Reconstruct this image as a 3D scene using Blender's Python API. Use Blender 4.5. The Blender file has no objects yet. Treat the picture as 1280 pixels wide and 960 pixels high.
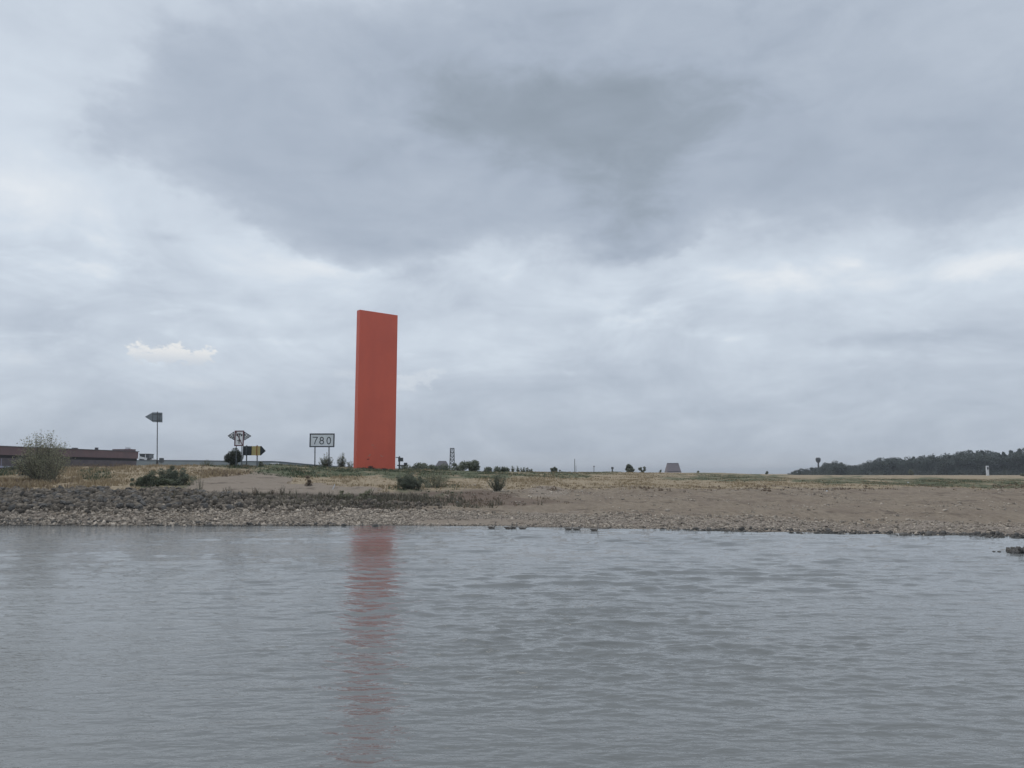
import bpy, bmesh, math, random
import numpy as np
from mathutils import Vector, Matrix

random.seed(7)
rng = np.random.default_rng(7)
sc = bpy.context.scene
COL = sc.collection
R = math.radians
PI = math.pi

# ------------------------------------------------------------------ camera
EYE = 4.0                      # eye height above the river, on a passenger boat
FOC = 985.0                    # focal length in photo pixels (1280 wide)
TH = math.atan(112.0 / FOC)    # camera pitched up; horizon at row 592
cam_d = bpy.data.cameras.new('camera')
cam = bpy.data.objects.new('camera', cam_d)
COL.objects.link(cam)
cam.location = (0, 0, EYE)
cam.rotation_euler = (PI / 2 + TH, 0, 0)
cam_d.sensor_fit = 'HORIZONTAL'
cam_d.sensor_width = 36.0
cam_d.lens = 36.0 * FOC / 1280.0
cam_d.clip_start = 0.1
cam_d.clip_end = 20000
sc.camera = cam
CT, ST = math.cos(TH), math.sin(TH)

def W(px, py, Y):
    """world point that the photo shows at (px,py) when it stands at depth Y"""
    a = (px - 640) / FOC; b = (480 - py) / FOC
    fy = CT - b * ST; fz = ST + b * CT
    return Vector((a / fy * Y, Y, EYE + fz / fy * Y))

def proj(x, y, z):
    """numpy: world -> photo pixel"""
    dz = z - EYE
    f = y * CT + dz * ST
    b = (-y * ST + dz * CT) / f
    return 640 + FOC * x / f, 480 - FOC * b

def dir_azel(px, py):
    v = W(px, py, 1.0) - Vector((0, 0, EYE)); v.normalize()
    return math.atan2(v.x, v.y), math.asin(v.z)

# ------------------------------------------------------------------ exposure
sc.view_settings.view_transform = 'Standard'
sc.view_settings.look = 'None'
sc.view_settings.exposure = 0.0
sc.view_settings.gamma = 1.0
sc.view_settings.use_curve_mapping = False
sc.cycles.max_bounces = 6
sc.cycles.diffuse_bounces = 3
sc.cycles.glossy_bounces = 3
sc.cycles.transmission_bounces = 2
sc.cycles.volume_bounces = 0
sc.cycles.use_denoising = True
sc.cycles.sample_clamp_indirect = 4

# ------------------------------------------------------------------ node expression helper
class NG:
    def __init__(s, tree): s.t = tree
    def n(s, kind, **kw):
        nd = s.t.nodes.new(kind)
        for k, v in kw.items(): setattr(nd, k, v)
        return nd
    def put(s, sock, v):
        if isinstance(v, bpy.types.NodeSocket): s.t.links.new(v, sock)
        else: sock.default_value = v
    def m(s, op, a, b=None, c=None, clamp=False):
        nd = s.n('ShaderNodeMath', operation=op); nd.use_clamp = clamp
        s.put(nd.inputs[0], a)
        if b is not None: s.put(nd.inputs[1], b)
        if c is not None: s.put(nd.inputs[2], c)
        return nd.outputs[0]
    def add(s, a, b): return s.m('ADD', a, b)
    def sub(s, a, b): return s.m('SUBTRACT', a, b)
    def mul(s, a, b): return s.m('MULTIPLY', a, b)
    def mad(s, a, b, c): return s.m('MULTIPLY_ADD', a, b, c)
    def smooth(s, v, lo, hi, a=0.0, b=1.0):
        nd = s.n('ShaderNodeMapRange', interpolation_type='SMOOTHSTEP')
        s.put(nd.inputs[0], v); nd.inputs[1].default_value = lo; nd.inputs[2].default_value = hi
        nd.inputs[3].default_value = a; nd.inputs[4].default_value = b
        return nd.outputs[0]
    def vec(s, x, y, z):
        nd = s.n('ShaderNodeCombineXYZ'); s.put(nd.inputs[0], x); s.put(nd.inputs[1], y); s.put(nd.inputs[2], z)
        return nd.outputs[0]
    def noise(s, v, scale, detail=4, rough=0.55, dist=0.0, out=0):
        nd = s.n('ShaderNodeTexNoise'); s.put(nd.inputs['Vector'], v)
        nd.inputs['Scale'].default_value = scale; nd.inputs['Detail'].default_value = detail
        nd.inputs['Roughness'].default_value = rough; nd.inputs['Distortion'].default_value = dist
        return nd.outputs[out]
    def ramp(s, f, stops, interp='LINEAR'):
        nd = s.n('ShaderNodeValToRGB'); cr = nd.color_ramp; cr.interpolation = interp
        while len(cr.elements) < len(stops): cr.elements.new(0.5)
        for e, (p, c) in zip(cr.elements, stops):
            e.position = p; e.color = (c[0], c[1], c[2], 1)
        s.put(nd.inputs[0], f)
        return nd.outputs[0]
    def mix(s, f, a, b):
        nd = s.n('ShaderNodeMix', data_type='RGBA')
        s.put(nd.inputs[0], f)
        for k, v in ((6, a), (7, b)):
            if isinstance(v, tuple) and len(v) == 3: v = (*v, 1)
            s.put(nd.inputs[k], v)
        return nd.outputs[2]
    def scalec(s, c, k):
        nd = s.n('ShaderNodeVectorMath', operation='SCALE'); s.put(nd.inputs[0], c); s.put(nd.inputs['Scale'], k)
        return nd.outputs[0]

def lin(r, g, b):
    f = lambda c: ((c / 255 + 0.055) / 1.055) ** 2.4 if c > 10 else c / 255 / 12.92
    return (f(r), f(g), f(b))

# ------------------------------------------------------------------ world: overcast cloud cover over a daylight sky
SUN_EL, SUN_AZ = R(64), R(-42)          # veiled sun, high on the left
world = bpy.data.worlds.new('World'); sc.world = world
world.use_nodes = True
wt = world.node_tree; wt.nodes.clear()
g = NG(wt)
co = g.n('ShaderNodeTexCoord').outputs['Generated']
sx = g.n('ShaderNodeSeparateXYZ'); g.put(sx.inputs[0], co)
X_, Y_, Z_ = sx.outputs
az = g.m('ARCTAN2', X_, Y_)
el = g.m('ARCSINE', Z_)
elc = g.m('MAXIMUM', el, 0.0)
# cloud layers lie on flat sheets overhead: project the view direction on them
den = g.add(g.m('MAXIMUM', Z_, 0.0), 0.24)
pu = g.m('DIVIDE', X_, den); pv = g.m('DIVIDE', Y_, den)
sheet = g.vec(pu, pv, 0.0)
dome = g.vec(az, g.mul(el, 1.7), 0.3)
n_big = g.noise(sheet, 0.55, 5, 0.5, 0.4)
n_mid = g.noise(sheet, 2.2, 6, 0.54, 0.5)
n_fine = g.noise(dome, 11.0, 6, 0.55, 0.3)
n_soft = g.noise(dome, 4.2, 5, 0.5, 0.6)
wx = g.sub(g.noise(dome, 6.0, 5, 0.6), 0.5)
wy = g.sub(g.noise(g.vec(g.add(az, 7.3), g.mul(el, 1.7), 2.1), 6.0, 5, 0.6), 0.5)

wfx = g.sub(g.noise(dome, 48.0, 4, 0.65), 0.5)
wfy = g.sub(g.noise(g.vec(g.add(az, 5.7), g.mul(el, 1.7), 6.6), 62.0, 4, 0.65), 0.5)
def blob(px, py, rx, ry, amp, warp=0.10, tilt=0.0, flat=False, fray=0.0):
    a0, e0 = dir_azel(px, py)
    dx = g.sub(g.mad(wx, warp, az), a0); dy = g.sub(g.mad(wy, warp * 0.7, el), e0)
    if fray: dx = g.mad(wfx, fray, dx); dy = g.mad(wfy, fray, dy)
    if tilt:
        c, s_ = math.cos(tilt), math.sin(tilt)
        dx, dy = g.add(g.mul(dx, c), g.mul(dy, s_)), g.sub(g.mul(dy, c), g.mul(dx, s_))
    qx = g.mul(dx, FOC / rx); qy = g.mul(dy, FOC / ry)
    q = g.mad(qx, qx, g.mul(qy, qy))
    if flat: q = g.mul(q, q)
    return g.mul(g.m('EXPONENT', g.mul(q, -1.0)), amp)
def total(items):
    r = items[0]
    for i in items[1:]: r = g.add(r, i)
    return r

n_strat = g.noise(g.vec(az, g.mul(el, 2.3), 1.7), 4.4, 6, 0.58, 0.9)
n_strat2 = g.noise(g.vec(g.add(az, 3.1), g.mul(el, 2.0), 4.4), 11.0, 5, 0.6, 0.6)
# low dark cloud bank: an uneven body with a ragged lower edge
body = total([blob(720, 165, 300, 135, 0.9, 0.16, 0.0, True), blob(330, 205, 190, 85, 0.75, 0.16, -0.42, True), blob(450, 270, 130, 62, 0.55, 0.14, -0.15, True),
              blob(815, 262, 75, 62, 0.5, 0.14, 0.0, True), blob(640, 265, 140, 50, 0.35, 0.14), blob(1060, 150, 300, 110, 0.5, 0.2), blob(1290, 170, 220, 110, 0.35, 0.2), blob(470, 85, 270, 90, 0.42, 0.2), blob(290, 120, 150, 70, 0.3, 0.2), blob(700, 20, 500, 60, 0.35, 0.2), blob(1000, 60, 330, 70, 0.25, 0.2), blob(1200, 240, 200, 40, 0.3, 0.15), blob(130, 160, 90, 50, 0.2, 0.15)])
body = g.add(body, g.mad(g.sub(n_soft, 0.5), 0.75, g.mul(g.sub(n_fine, 0.5), 0.30)))
dark = g.smooth(body, 0.10, 0.95)
edge = g.smooth(body, 0.27, 0.56)
core = g.smooth(g.mad(g.add(g.mul(g.sub(n_soft, 0.5), 1.3), g.mul(g.sub(n_strat2, 0.5), 0.8)), 1.0, total([blob(730, 148, 230, 58, 0.9), blob(790, 245, 85, 75, 0.8), blob(600, 125, 130, 42, 0.55), blob(870, 130, 110, 50, 0.45)])), 0.1, 1.25)
D = g.mad(dark, 0.17, 0.33)
D = g.mad(edge, 0.13, D)
D = g.mad(core, 0.27, D)
D = g.mad(g.sub(n_big, 0.5), 0.22, D)
D = g.mad(g.sub(n_mid, 0.5), 0.30, D)
D = g.mad(g.sub(n_fine, 0.5), 0.12, D)
low = g.smooth(el, 0.34, 0.22)
D = g.mad(g.mul(g.sub(n_strat, 0.5), g.mad(low, 0.46, 0.22)), 1.0, D)
D = g.mad(g.mul(g.sub(n_strat2, 0.5), g.mad(low, 0.14, 0.16)), 1.0, D)
puff = g.smooth(g.noise(g.vec(g.add(az, 9.0), g.mul(el, 2.4), 7.7), 7.0, 6, 0.6, 0.4), 0.55, 0.72)
D = g.mad(g.mul(g.mul(puff, low), g.smooth(el, 0.05, 0.14)), -0.13, D)
# haze veil near the horizon
D = g.mad(g.smooth(el, 0.19, 0.02), 0.24, D)
# brighter gaps and puffs
bright = total([blob(70, 235, 130, 60, 0.16), blob(20, 120, 110, 130, 0.04), blob(300, 340, 220, 40, 0.07), blob(460, 335, 100, 14, 0.14, 0.05),
                blob(985, 342, 75, 16, 0.22, 0.10), blob(1215, 332, 90, 12, 0.26, 0.10), blob(540, 328, 60, 9, .10, .05), blob(60, 250, 80, 40, .1), blob(900, 350, 180, 40, 0.07), blob(640, 430, 330, 60, 0.05), blob(100, 20, 260, 60, 0.0),
                blob(1250, 20, 160, 60, 0.10)])
D = g.sub(D, bright)
wisps = total([blob(1090, 426, 70, 8, 0.17, 0.05), blob(205, 298, 24, 5, 0.13, 0.03), blob(310, 376, 22, 8, 0.12, 0.03), blob(770, 318, 55, 14, 0.12, 0.06),
               blob(1180, 418, 34, 8, 0.12, 0.04), blob(20, 410, 120, 25, 0.12), blob(1250, 450, 160, 40, 0.08)])
D = g.add(D, wisps)
ccol = g.ramp(D, [(0.0, lin(232, 237, 242)), (0.20, lin(211, 221, 232)), (0.42, lin(191, 201, 214)), (0.68, lin(169, 180, 195)),
                  (0.85, lin(154, 165, 178)), (1.0, lin(143, 154, 166))])
# sunlit cumulus far off, low over the bank
cu = total([blob(180, 443, 14, 12, 1.0, 0.03, 0, True, 0.036), blob(200, 448, 15, 9, 0.9, 0.03, 0, True, 0.036), blob(221, 442, 16, 12, 1.0, 0.03, 0, True, 0.036), blob(243, 447, 15, 9, 0.9, 0.03, 0, True, 0.036), blob(261, 439, 9, 8, 0.9, 0.03, 0, True, 0.036), blob(150, 455, 22, 4, 0.45, 0.03, 0, False, 0.03)])
lump = g.mad(g.noise(dome, 150.0, 3, 0.6), 0.4, g.mul(g.noise(dome, 60.0, 4, 0.6), 0.6))
cu = g.mul(cu, g.mad(g.sub(lump, 0.5), 3.2, 1.0))
cu = g.smooth(cu, 0.16, 0.95)
base_row = g.mad(wx, 0.012, el)
cu = g.mul(cu, g.smooth(base_row, dir_azel(200, 464)[1], dir_azel(200, 450)[1]))
cu2 = total([blob(506, 477, 17, 13, 1.0, 0.04, 0, True, 0.040), blob(529, 473, 17, 9, 0.9, 0.04, 0, True, 0.040), blob(549, 467, 11, 6, 0.7, 0.04, 0, True, 0.040), blob(432, 468, 18, 7, 0.7, 0.04), blob(25, 452, 25, 9, 0.7, 0.04), blob(245, 478, 28, 7, 0.7, 0.04)])
cu2 = g.smooth(g.mul(cu2, g.mad(g.sub(lump, 0.5), 2.6, 1.0)), 0.0, 1.25)
cu_shade = g.smooth(el, dir_azel(200, 455)[1], dir_azel(200, 432)[1])
ccol = g.mix(g.mul(cu, 0.9), ccol, g.mix(cu_shade, lin(205, 212, 221), lin(238, 238, 237)))
ccol = g.mix(g.mul(cu2, 0.5), ccol, lin(220, 226, 233))
# faint rosy lightening right at the horizon, to all sides
ccol = g.mix(g.mul(g.smooth(el, 0.035, 0.0), 0.35), ccol, lin(200, 202, 206))
sky = g.n('ShaderNodeTexSky', sky_type='NISHITA')
sky.sun_disc = False; sky.sun_elevation = SUN_EL; sky.sun_rotation = SUN_AZ
sky.air_density = 1.0; sky.dust_density = 1.5; sky.ozone_density = 1.0
col = g.mix(0.05, g.scalec(ccol, 10.0), sky.outputs[0])
bg = g.n('ShaderNodeBackground'); bg.inputs['Strength'].default_value = 0.1
g.put(bg.inputs['Color'], col)
wo = g.n('ShaderNodeOutputWorld'); wt.links.new(bg.outputs[0], wo.inputs['Surface'])

sun_d = bpy.data.lights.new('sun', 'SUN')
sun_d.energy = 1.0; sun_d.angle = R(30); sun_d.color = (1.0, 0.92, 0.82)
sun = bpy.data.objects.new('sun', sun_d); COL.objects.link(sun)
sun.location = (-60, -20, 90)
sdir = Vector((math.sin(SUN_AZ) * math.cos(SUN_EL), math.cos(SUN_AZ) * math.cos(SUN_EL), math.sin(SUN_EL)))
sun.rotation_euler = sdir.to_track_quat('Z', 'Y').to_euler()

# ------------------------------------------------------------------ materials
def material(name, c1, c2=None, scale=2.0, rough=0.8, bump=0.0, bscale=8.0, island=False, stretch=(1, 1, 1), spec=0.3, coat=0.0, metal=0.0):
    mt = bpy.data.materials.new(name); mt.use_nodes = True
    t = mt.node_tree; t.nodes.clear(); k = NG(t)
    p = k.n('ShaderNodeBsdfPrincipled'); o = k.n('ShaderNodeOutputMaterial')
    t.links.new(p.outputs[0], o.inputs[0])
    p.inputs['Roughness'].default_value = rough
    p.inputs['Specular IOR Level'].default_value = spec
    p.inputs['Coat Weight'].default_value = coat
    p.inputs['Metallic'].default_value = metal
    tc = k.n('ShaderNodeTexCoord').outputs['Object']
    mp = k.n('ShaderNodeMapping'); k.put(mp.inputs[0], tc); mp.inputs['Scale'].default_value = stretch
    v = mp.outputs[0]
    f = k.smooth(k.noise(v, scale, 5, 0.6), 0.28, 0.72)
    if island:
        ri = k.n('ShaderNodeNewGeometry').outputs['Random Per Island']
        f = k.mad(f, 0.35, k.mul(ri, 0.65))
    c2 = c2 or tuple(c * 0.75 for c in c1)
    k.put(p.inputs['Base Color'], k.mix(f, c1, c2))
    if bump:
        b = k.n('ShaderNodeBump'); b.inputs['Strength'].default_value = 1.0; b.inputs['Distance'].default_value = bump
        k.put(b.inputs['Height'], k.noise(v, bscale, 5, 0.6)); t.links.new(b.outputs[0], p.inputs['Normal'])
    return mt

def leafy(name, c1, c2, scale=0.8, through=0.35):
    mt = material(name, c1, c2, scale, 0.7, island=True)
    t = mt.node_tree; k = NG(t)
    p = next(n for n in t.nodes if n.type == 'BSDF_PRINCIPLED'); o = next(n for n in t.nodes if n.type == 'OUTPUT_MATERIAL')
    tr = k.n('ShaderNodeBsdfTranslucent'); t.links.new(p.inputs['Base Color'].links[0].from_socket, tr.inputs['Color'])
    mx = k.n('ShaderNodeMixShader'); mx.inputs[0].default_value = through
    t.links.new(p.outputs[0], mx.inputs[1]); t.links.new(tr.outputs[0], mx.inputs[2]); t.links.new(mx.outputs[0], o.inputs[0])
    return mt
M = {}
M['orange'] = material('orange_paint', (0.73, 0.125, 0.066), (0.64, 0.106, 0.058), 0.25, 0.38, 0.006, 2, spec=0.5, stretch=(1, 1, .5))
M['graffiti'] = material('pale_graffiti', (0.60, 0.30, 0.24), (0.52, 0.16, 0.11), 3, 0.6)
M['graffiti_dark'] = material('dark_graffiti', (0.25, 0.03, 0.025), None, 3, 0.6)
M['sign_white'] = material('sign_white_paint', (0.86, 0.88, 0.90), (0.74, 0.77, 0.80), 1.2, 0.5)
M['sign_dark'] = material('sign_dark_paint', (0.035, 0.045, 0.06), (0.055, 0.06, 0.075), 3, 0.5)
M['sign_black'] = material('sign_black_paint', (0.022, 0.03, 0.034), (0.035, 0.042, 0.046), 3, 0.5)
M['sign_yellow'] = material('sign_yellow_paint', (0.55, 0.47, 0.20), (0.45, 0.38, 0.17), 2, 0.55)
M['sign_red'] = material('faded_red_paint', (0.16, 0.06, 0.075), (0.10, 0.05, 0.065), 2, 0.55)
M['sign_orange'] = material('rusty_orange_paint', (0.33, 0.14, 0.045), None, 4, 0.6)
M['sign_grey'] = material('weathered_sheet_metal', (0.27, 0.30, 0.33), (0.20, 0.235, 0.26), 1.3, 0.55, metal=0.2)
M['steel'] = material('galvanised_steel', (0.15, 0.165, 0.175), (0.09, 0.10, 0.108), 4, 0.55, metal=0.3)
M['dark_steel'] = material('dark_steel', (0.05, 0.055, 0.06), (0.08, 0.085, 0.09), 4, 0.6)
M['fascia'] = material('brown_cladding', (0.19, 0.125, 0.13), (0.15, 0.11, 0.118), 0.35, 0.7)
M['hall_wall'] = material('brown_wall', (0.145, 0.125, 0.135), (0.10, 0.09, 0.10), 0.7, 0.8)
M['hall_shade'] = material('painted_eaves_shade', (0.03, 0.03, 0.035), None, 1, 0.8)  # near-black colour standing for the shadow on the hall wall
M['roofing'] = material('roof_felt', (0.15, 0.145, 0.155), None, 0.5, 0.85)
M['white'] = material('white_paint', (0.74, 0.76, 0.78), (0.62, 0.64, 0.67), 1.5, 0.5)
M['pale_blue'] = material('pale_blue_paint', (0.42, 0.44, 0.56), (0.34, 0.36, 0.48), 1.5, 0.5)
M['navy'] = material('navy_paint', (0.045, 0.045, 0.085), None, 1.5, 0.5)
M['glass'] = material('dark_window_glass', (0.02, 0.025, 0.03), None, 1, 0.08, spec=0.6)
M['concrete'] = material('pale_concrete', (0.30, 0.34, 0.36), (0.24, 0.275, 0.29), 0.2, 0.85, stretch=(1, 1, 3))
M['concrete_cap'] = material('dark_coping', (0.15, 0.175, 0.20), None, 0.3, 0.85)
M['hut_roof'] = material('slate_purple_roof', (0.25, 0.22, 0.235), (0.20, 0.18, 0.195), 0.6, 0.8, stretch=(1, 1, 4))
M['bark'] = material('bark', (0.075, 0.06, 0.048), (0.11, 0.09, 0.07), 3, 0.9)
M['twig'] = material('grey_twigs', (0.11, 0.10, 0.085), (0.16, 0.14, 0.115), 3, 0.9)
M['leaf_willow'] = leafy('willow_leaves', (0.18, 0.185, 0.12), (0.36, 0.36, 0.255))
M['leaf_dark'] = leafy('dark_leaves', (0.14, 0.158, 0.118), (0.24, 0.26, 0.195))
M['leaf_black'] = leafy('deep_green_leaves', (0.062, 0.075, 0.060), (0.115, 0.132, 0.10))
M['leaf_mid'] = leafy('mid_green_leaves', (0.115, 0.135, 0.09), (0.215, 0.235, 0.165))
M['leaf_pale'] = leafy('pale_leaves', (0.16, 0.18, 0.13), (0.28, 0.30, 0.23))
M['leaf_forest'] = leafy('forest_leaves', (0.068, 0.084, 0.076), (0.125, 0.147, 0.124), 0.03)
M['dry_grass'] = material('dry_grass', (0.27, 0.205, 0.125), (0.45, 0.36, 0.235), 0.25, 0.85, island=True)
M['green_grass'] = material('green_grass', (0.060, 0.088, 0.048), (0.125, 0.145, 0.085), 0.25, 0.85, island=True)
M['weed'] = material('weeds', (0.085, 0.083, 0.06), (0.24, 0.21, 0.155), 0.4, 0.85, island=True)
M['brown_weed'] = material('brown_weeds', (0.15, 0.112, 0.08), (0.27, 0.205, 0.145), 0.4, 0.85, island=True)
M['rock_dark'] = material('basalt_rock', (0.035, 0.031, 0.027), (0.25, 0.215, 0.175), 1.5, 0.9, 0.02, 6, island=True)
M['rock_pale'] = material('pale_shore_stone', (0.13, 0.112, 0.095), (0.60, 0.52, 0.43), 1.5, 0.9, island=True)
M['rock_wet'] = material('wet_dark_stone', (0.045, 0.042, 0.038), (0.12, 0.112, 0.10), 1.5, 0.55, island=True)
M['goose_body'] = material('grey_brown_feathers', (0.27, 0.245, 0.22), (0.19, 0.17, 0.15), 9, 0.8)
M['goose_wing'] = material('dark_wing_feathers', (0.12, 0.11, 0.10), (0.18, 0.165, 0.15), 14, 0.8)
M['beak'] = material('goose_beak', (0.25, 0.13, 0.06), None, 5, 0.5)
M['white_feather'] = material('white_feathers', (0.6, 0.6, 0.58), None, 5, 0.8)

# ------------------------------------------------------------------ building helpers
def prop(o, label=None, cat=None, group=None, kind=None):
    if label: o['label'] = label
    if cat: o['category'] = cat
    if group: o['group'] = group
    if kind: o['kind'] = kind
    return o

def thing(name, label, cat, loc=(0, 0, 0), rz=0.0, group=None):
    o = bpy.data.objects.new(name, None); COL.objects.link(o)
    o.empty_display_size = 0.3
    o.location = loc; o.rotation_euler = (0, 0, rz)
    return prop(o, label, cat, group)

def link(name, me, mat=None, parent=None):
    o = bpy.data.objects.new(name, me); COL.objects.link(o)
    if mat and not me.materials: me.materials.append(M[mat] if isinstance(mat, str) else mat)
    if parent: o.parent = parent
    return o

def arrays(name, V, F, mat=None, parent=None, smooth=False):
    V = np.ascontiguousarray(V, dtype=np.float32).reshape(-1, 3)
    F = np.ascontiguousarray(F, dtype=np.int32); k = F.shape[1]
    me = bpy.data.meshes.new(name)
    me.vertices.add(len(V)); me.vertices.foreach_set('co', V.ravel())
    me.loops.add(F.size); me.loops.foreach_set('vertex_index', F.ravel())
    me.polygons.add(len(F)); me.polygons.foreach_set('loop_start', np.arange(0, F.size, k, dtype=np.int32))
    me.polygons.foreach_set('loop_total', np.full(len(F), k, dtype=np.int32))
    if smooth: me.polygons.foreach_set('use_smooth', np.ones(len(F), dtype=bool))
    me.update(calc_edges=True); me.validate()
    return link(name, me, mat, parent)

class MB:
    """collects pieces of ONE part"""
    def __init__(s): s.v = []; s.f = []
    def poly(s, pts, faces):
        b = len(s.v); s.v += [tuple(p) for p in pts]; s.f += [tuple(b + i for i in f) for f in faces]; return s
    def box(s, c, d, rz=0.0):
        cx, cy, cz = c; hx, hy, hz = d[0] / 2, d[1] / 2, d[2] / 2
        co_, si = math.cos(rz), math.sin(rz); pts = []
        for z in (-hz, hz):
            for x, y in ((-hx, -hy), (hx, -hy), (hx, hy), (-hx, hy)):
                pts.append((cx + x * co_ - y * si, cy + x * si + y * co_, cz + z))
        return s.poly(pts, [(3, 2, 1, 0), (4, 5, 6, 7), (0, 1, 5, 4), (1, 2, 6, 5), (2, 3, 7, 6), (3, 0, 4, 7)])
    def prism(s, outline, y0, y1):
        """outline in (x,z), extruded along y"""
        n = len(outline)
        pts = [(x, y0, z) for x, z in outline] + [(x, y1, z) for x, z in outline]
        fs = [tuple(range(n)), tuple(range(2 * n - 1, n - 1, -1))]
        for i in range(n):
            j = (i + 1) % n; fs.append((i, i + n, j + n, j))
        return s.poly(pts, fs)
    def tube(s, pts, radii, n=6, cap=True):
        pts = [Vector(p) for p in pts]
        if not isinstance(radii, (list, tuple)): radii = [radii] * len(pts)
        rings = []; up = None
        for i, p in enumerate(pts):
            d = (pts[min(i + 1, len(pts) - 1)] - pts[max(i - 1, 0)])
            d = d.normalized() if d.length > 1e-9 else Vector((0, 0, 1))
            if up is None or abs(up.dot(d)) > 0.95:
                up = Vector((1, 0, 0)) if abs(d.x) < 0.9 else Vector((0, 1, 0))
            a = d.cross(up).normalized(); b = d.cross(a)
            rings.append([p + (a * math.cos(2 * PI * q / n) + b * math.sin(2 * PI * q / n)) * radii[i] for q in range(n)])
        vs = [v for r_ in rings for v in r_]; fs = []
        for i in range(len(rings) - 1):
            for q in range(n):
                q2 = (q + 1) % n
                fs.append((i * n + q, i * n + q2, (i + 1) * n + q2, (i + 1) * n + q))
        if cap:
            fs.append(tuple(range(n - 1, -1, -1))); fs.append(tuple((len(rings) - 1) * n + q for q in range(n)))
        return s.poly(vs, fs)
    def ribbon(s, line, w, y0, y1):
        """a flat stroke in the (x,z) plane with thickness y0..y1"""
        for (x0, z0), (x1, z1) in zip(line[:-1], line[1:]):
            dx, dz = x1 - x0, z1 - z0; L = math.hypot(dx, dz) or 1e-6
            ux, uz = dx / L, dz / L; nx, nz = -uz * w / 2, ux * w / 2; e = w * 0.32
            x0_, z0_, x1_, z1_ = x0 - ux * e, z0 - uz * e, x1 + ux * e, z1 + uz * e
            s.prism([(x0_ + nx, z0_ + nz), (x0_ - nx, z0_ - nz), (x1_ - nx, z1_ - nz), (x1_ + nx, z1_ + nz)], y0, y1)
        return s
    def build(s, name, mat, parent=None, bevel=0.0, smooth=False):
        me = bpy.data.meshes.new(name); me.from_pydata(s.v, [], s.f)
        bm = bmesh.new(); bm.from_mesh(me); bmesh.ops.recalc_face_normals(bm, faces=bm.faces)
        if bevel:
            es = [e for e in bm.edges if len(e.link_faces) == 2 and e.calc_face_angle(0) > 0.6]
            bmesh.ops.bevel(bm, geom=es, offset=bevel, segments=1, affect='EDGES')
        bm.to_mesh(me); bm.free()
        if smooth:
            for p_ in me.polygons: p_.use_smooth = True
        return link(name, me, mat, parent)

def copy_tree(o, parent=None):
    c = o.copy(); COL.objects.link(c)
    if parent: c.parent = parent
    for ch in list(o.children): copy_tree(ch, c)
    return c

# smooth value noise for numpy
_perm = rng.random((256, 256)).astype(np.float32)
def vnoise(x, y):
    xi = np.floor(x).astype(int); yi = np.floor(y).astype(int)
    fx = x - xi; fy = y - yi; fx = fx * fx * (3 - 2 * fx); fy = fy * fy * (3 - 2 * fy)
    a = _perm[xi & 255, yi & 255]; b = _perm[(xi + 1) & 255, yi & 255]
    c = _perm[xi & 255, (yi + 1) & 255]; d = _perm[(xi + 1) & 255, (yi + 1) & 255]
    return (a * (1 - fx) + b * fx) * (1 - fy) + (c * (1 - fx) + d * fx) * fy
def fbm(x, y, oct=4):
    r = 0; a = 0.5; t = 0
    for i in range(oct):
        r = r + a * vnoise(x * 2 ** i + 17.3 * i, y * 2 ** i + 5.1 * i); t += a; a *= 0.5
    return r / t - 0.5
def sstep(v, a, b):
    t = np.clip((v - a) / (b - a), 0, 1); return t * t * (3 - 2 * t)

# ------------------------------------------------------------------ the bank: a height field z(x,y)
# profiles down to the water at a row of bearings: shoreline row, then (row, depth) going inland, then (height, depth) beyond the crest
PROF = {
    -120: (656.5, [(637, 64.3), (617, 69), (605, 78), (592, 108), (585, 140)], [(5.0, 165), (4.4, 210)]),
    0:   (656.5, [(637, 64.3), (617, 69), (605, 78), (592, 108), (585, 138)], [(5.0, 165), (4.4, 210)]),
    100: (657.0, [(637, 64.5), (617, 69), (604, 79), (588, 112), (584, 130)], [(4.9, 160), (4.4, 210)]),
    200: (657.3, [(637, 64.8), (618, 69.5), (600, 82), (583, 110)], [(4.9, 125), (4.4, 210)]),
    290: (657.3, [(637, 66), (630, 68), (617, 73), (594, 92), (581.5, 112)], [(5.0, 130), (4.3, 210)]),
    350: (657.2, [(637, 67), (627, 71), (617, 76), (596, 95), (582.5, 115)], [(4.9, 140), (4.2, 210)]),
    470: (656.8, [(637, 71.5), (622, 80), (600, 98), (587, 117)], [(4.72, 126), (4.6, 145), (4.0, 210)]),
    560: (657.0, [(637, 71.5), (620, 82), (602, 100), (588.5, 126)], [(4.4, 150), (3.9, 220)]),
    640: (657.8, [(638, 71), (620, 83), (604, 100), (590, 135)], [(4.2, 160), (3.8, 220)]),
    760: (660.5, [(641, 68.5), (615, 90), (602, 108), (590, 150)], [(4.2, 180), (3.8, 240)]),
    900: (663.5, [(643, 66.5), (613, 92), (601, 115), (591, 170)], [(4.1, 200), (3.7, 260)]),
    1000: (665.5, [(645, 65), (614, 90), (602, 115), (594, 200)], [(3.5, 260)]),
    1150: (668.5, [(649, 62.5), (613, 90), (602, 118), (594.8, 225)], [(3.3, 300)]),
    1280: (671.5, [(653, 60.5), (612, 90), (602, 120), (595.2, 240)], [(3.25, 300)]),
    1420: (675, [(657, 58), (612, 90), (602, 120), (595.2, 240)], [(3.25, 300)]),
}
YG = np.concatenate([np.arange(36, 170, 0.4), np.geomspace(170, 7000, 120)])
pk = sorted(PROF); UK = np.array([(p_ - 640) / FOC for p_ in pk])
def depth_at(py, z):                      # depth where a ray of this row reaches height z
    b = (480 - py) / FOC; s_ = (ST + b * CT) / (CT - b * ST)
    return (z - EYE) / s_
SHORE = []; ZT = []
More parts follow.
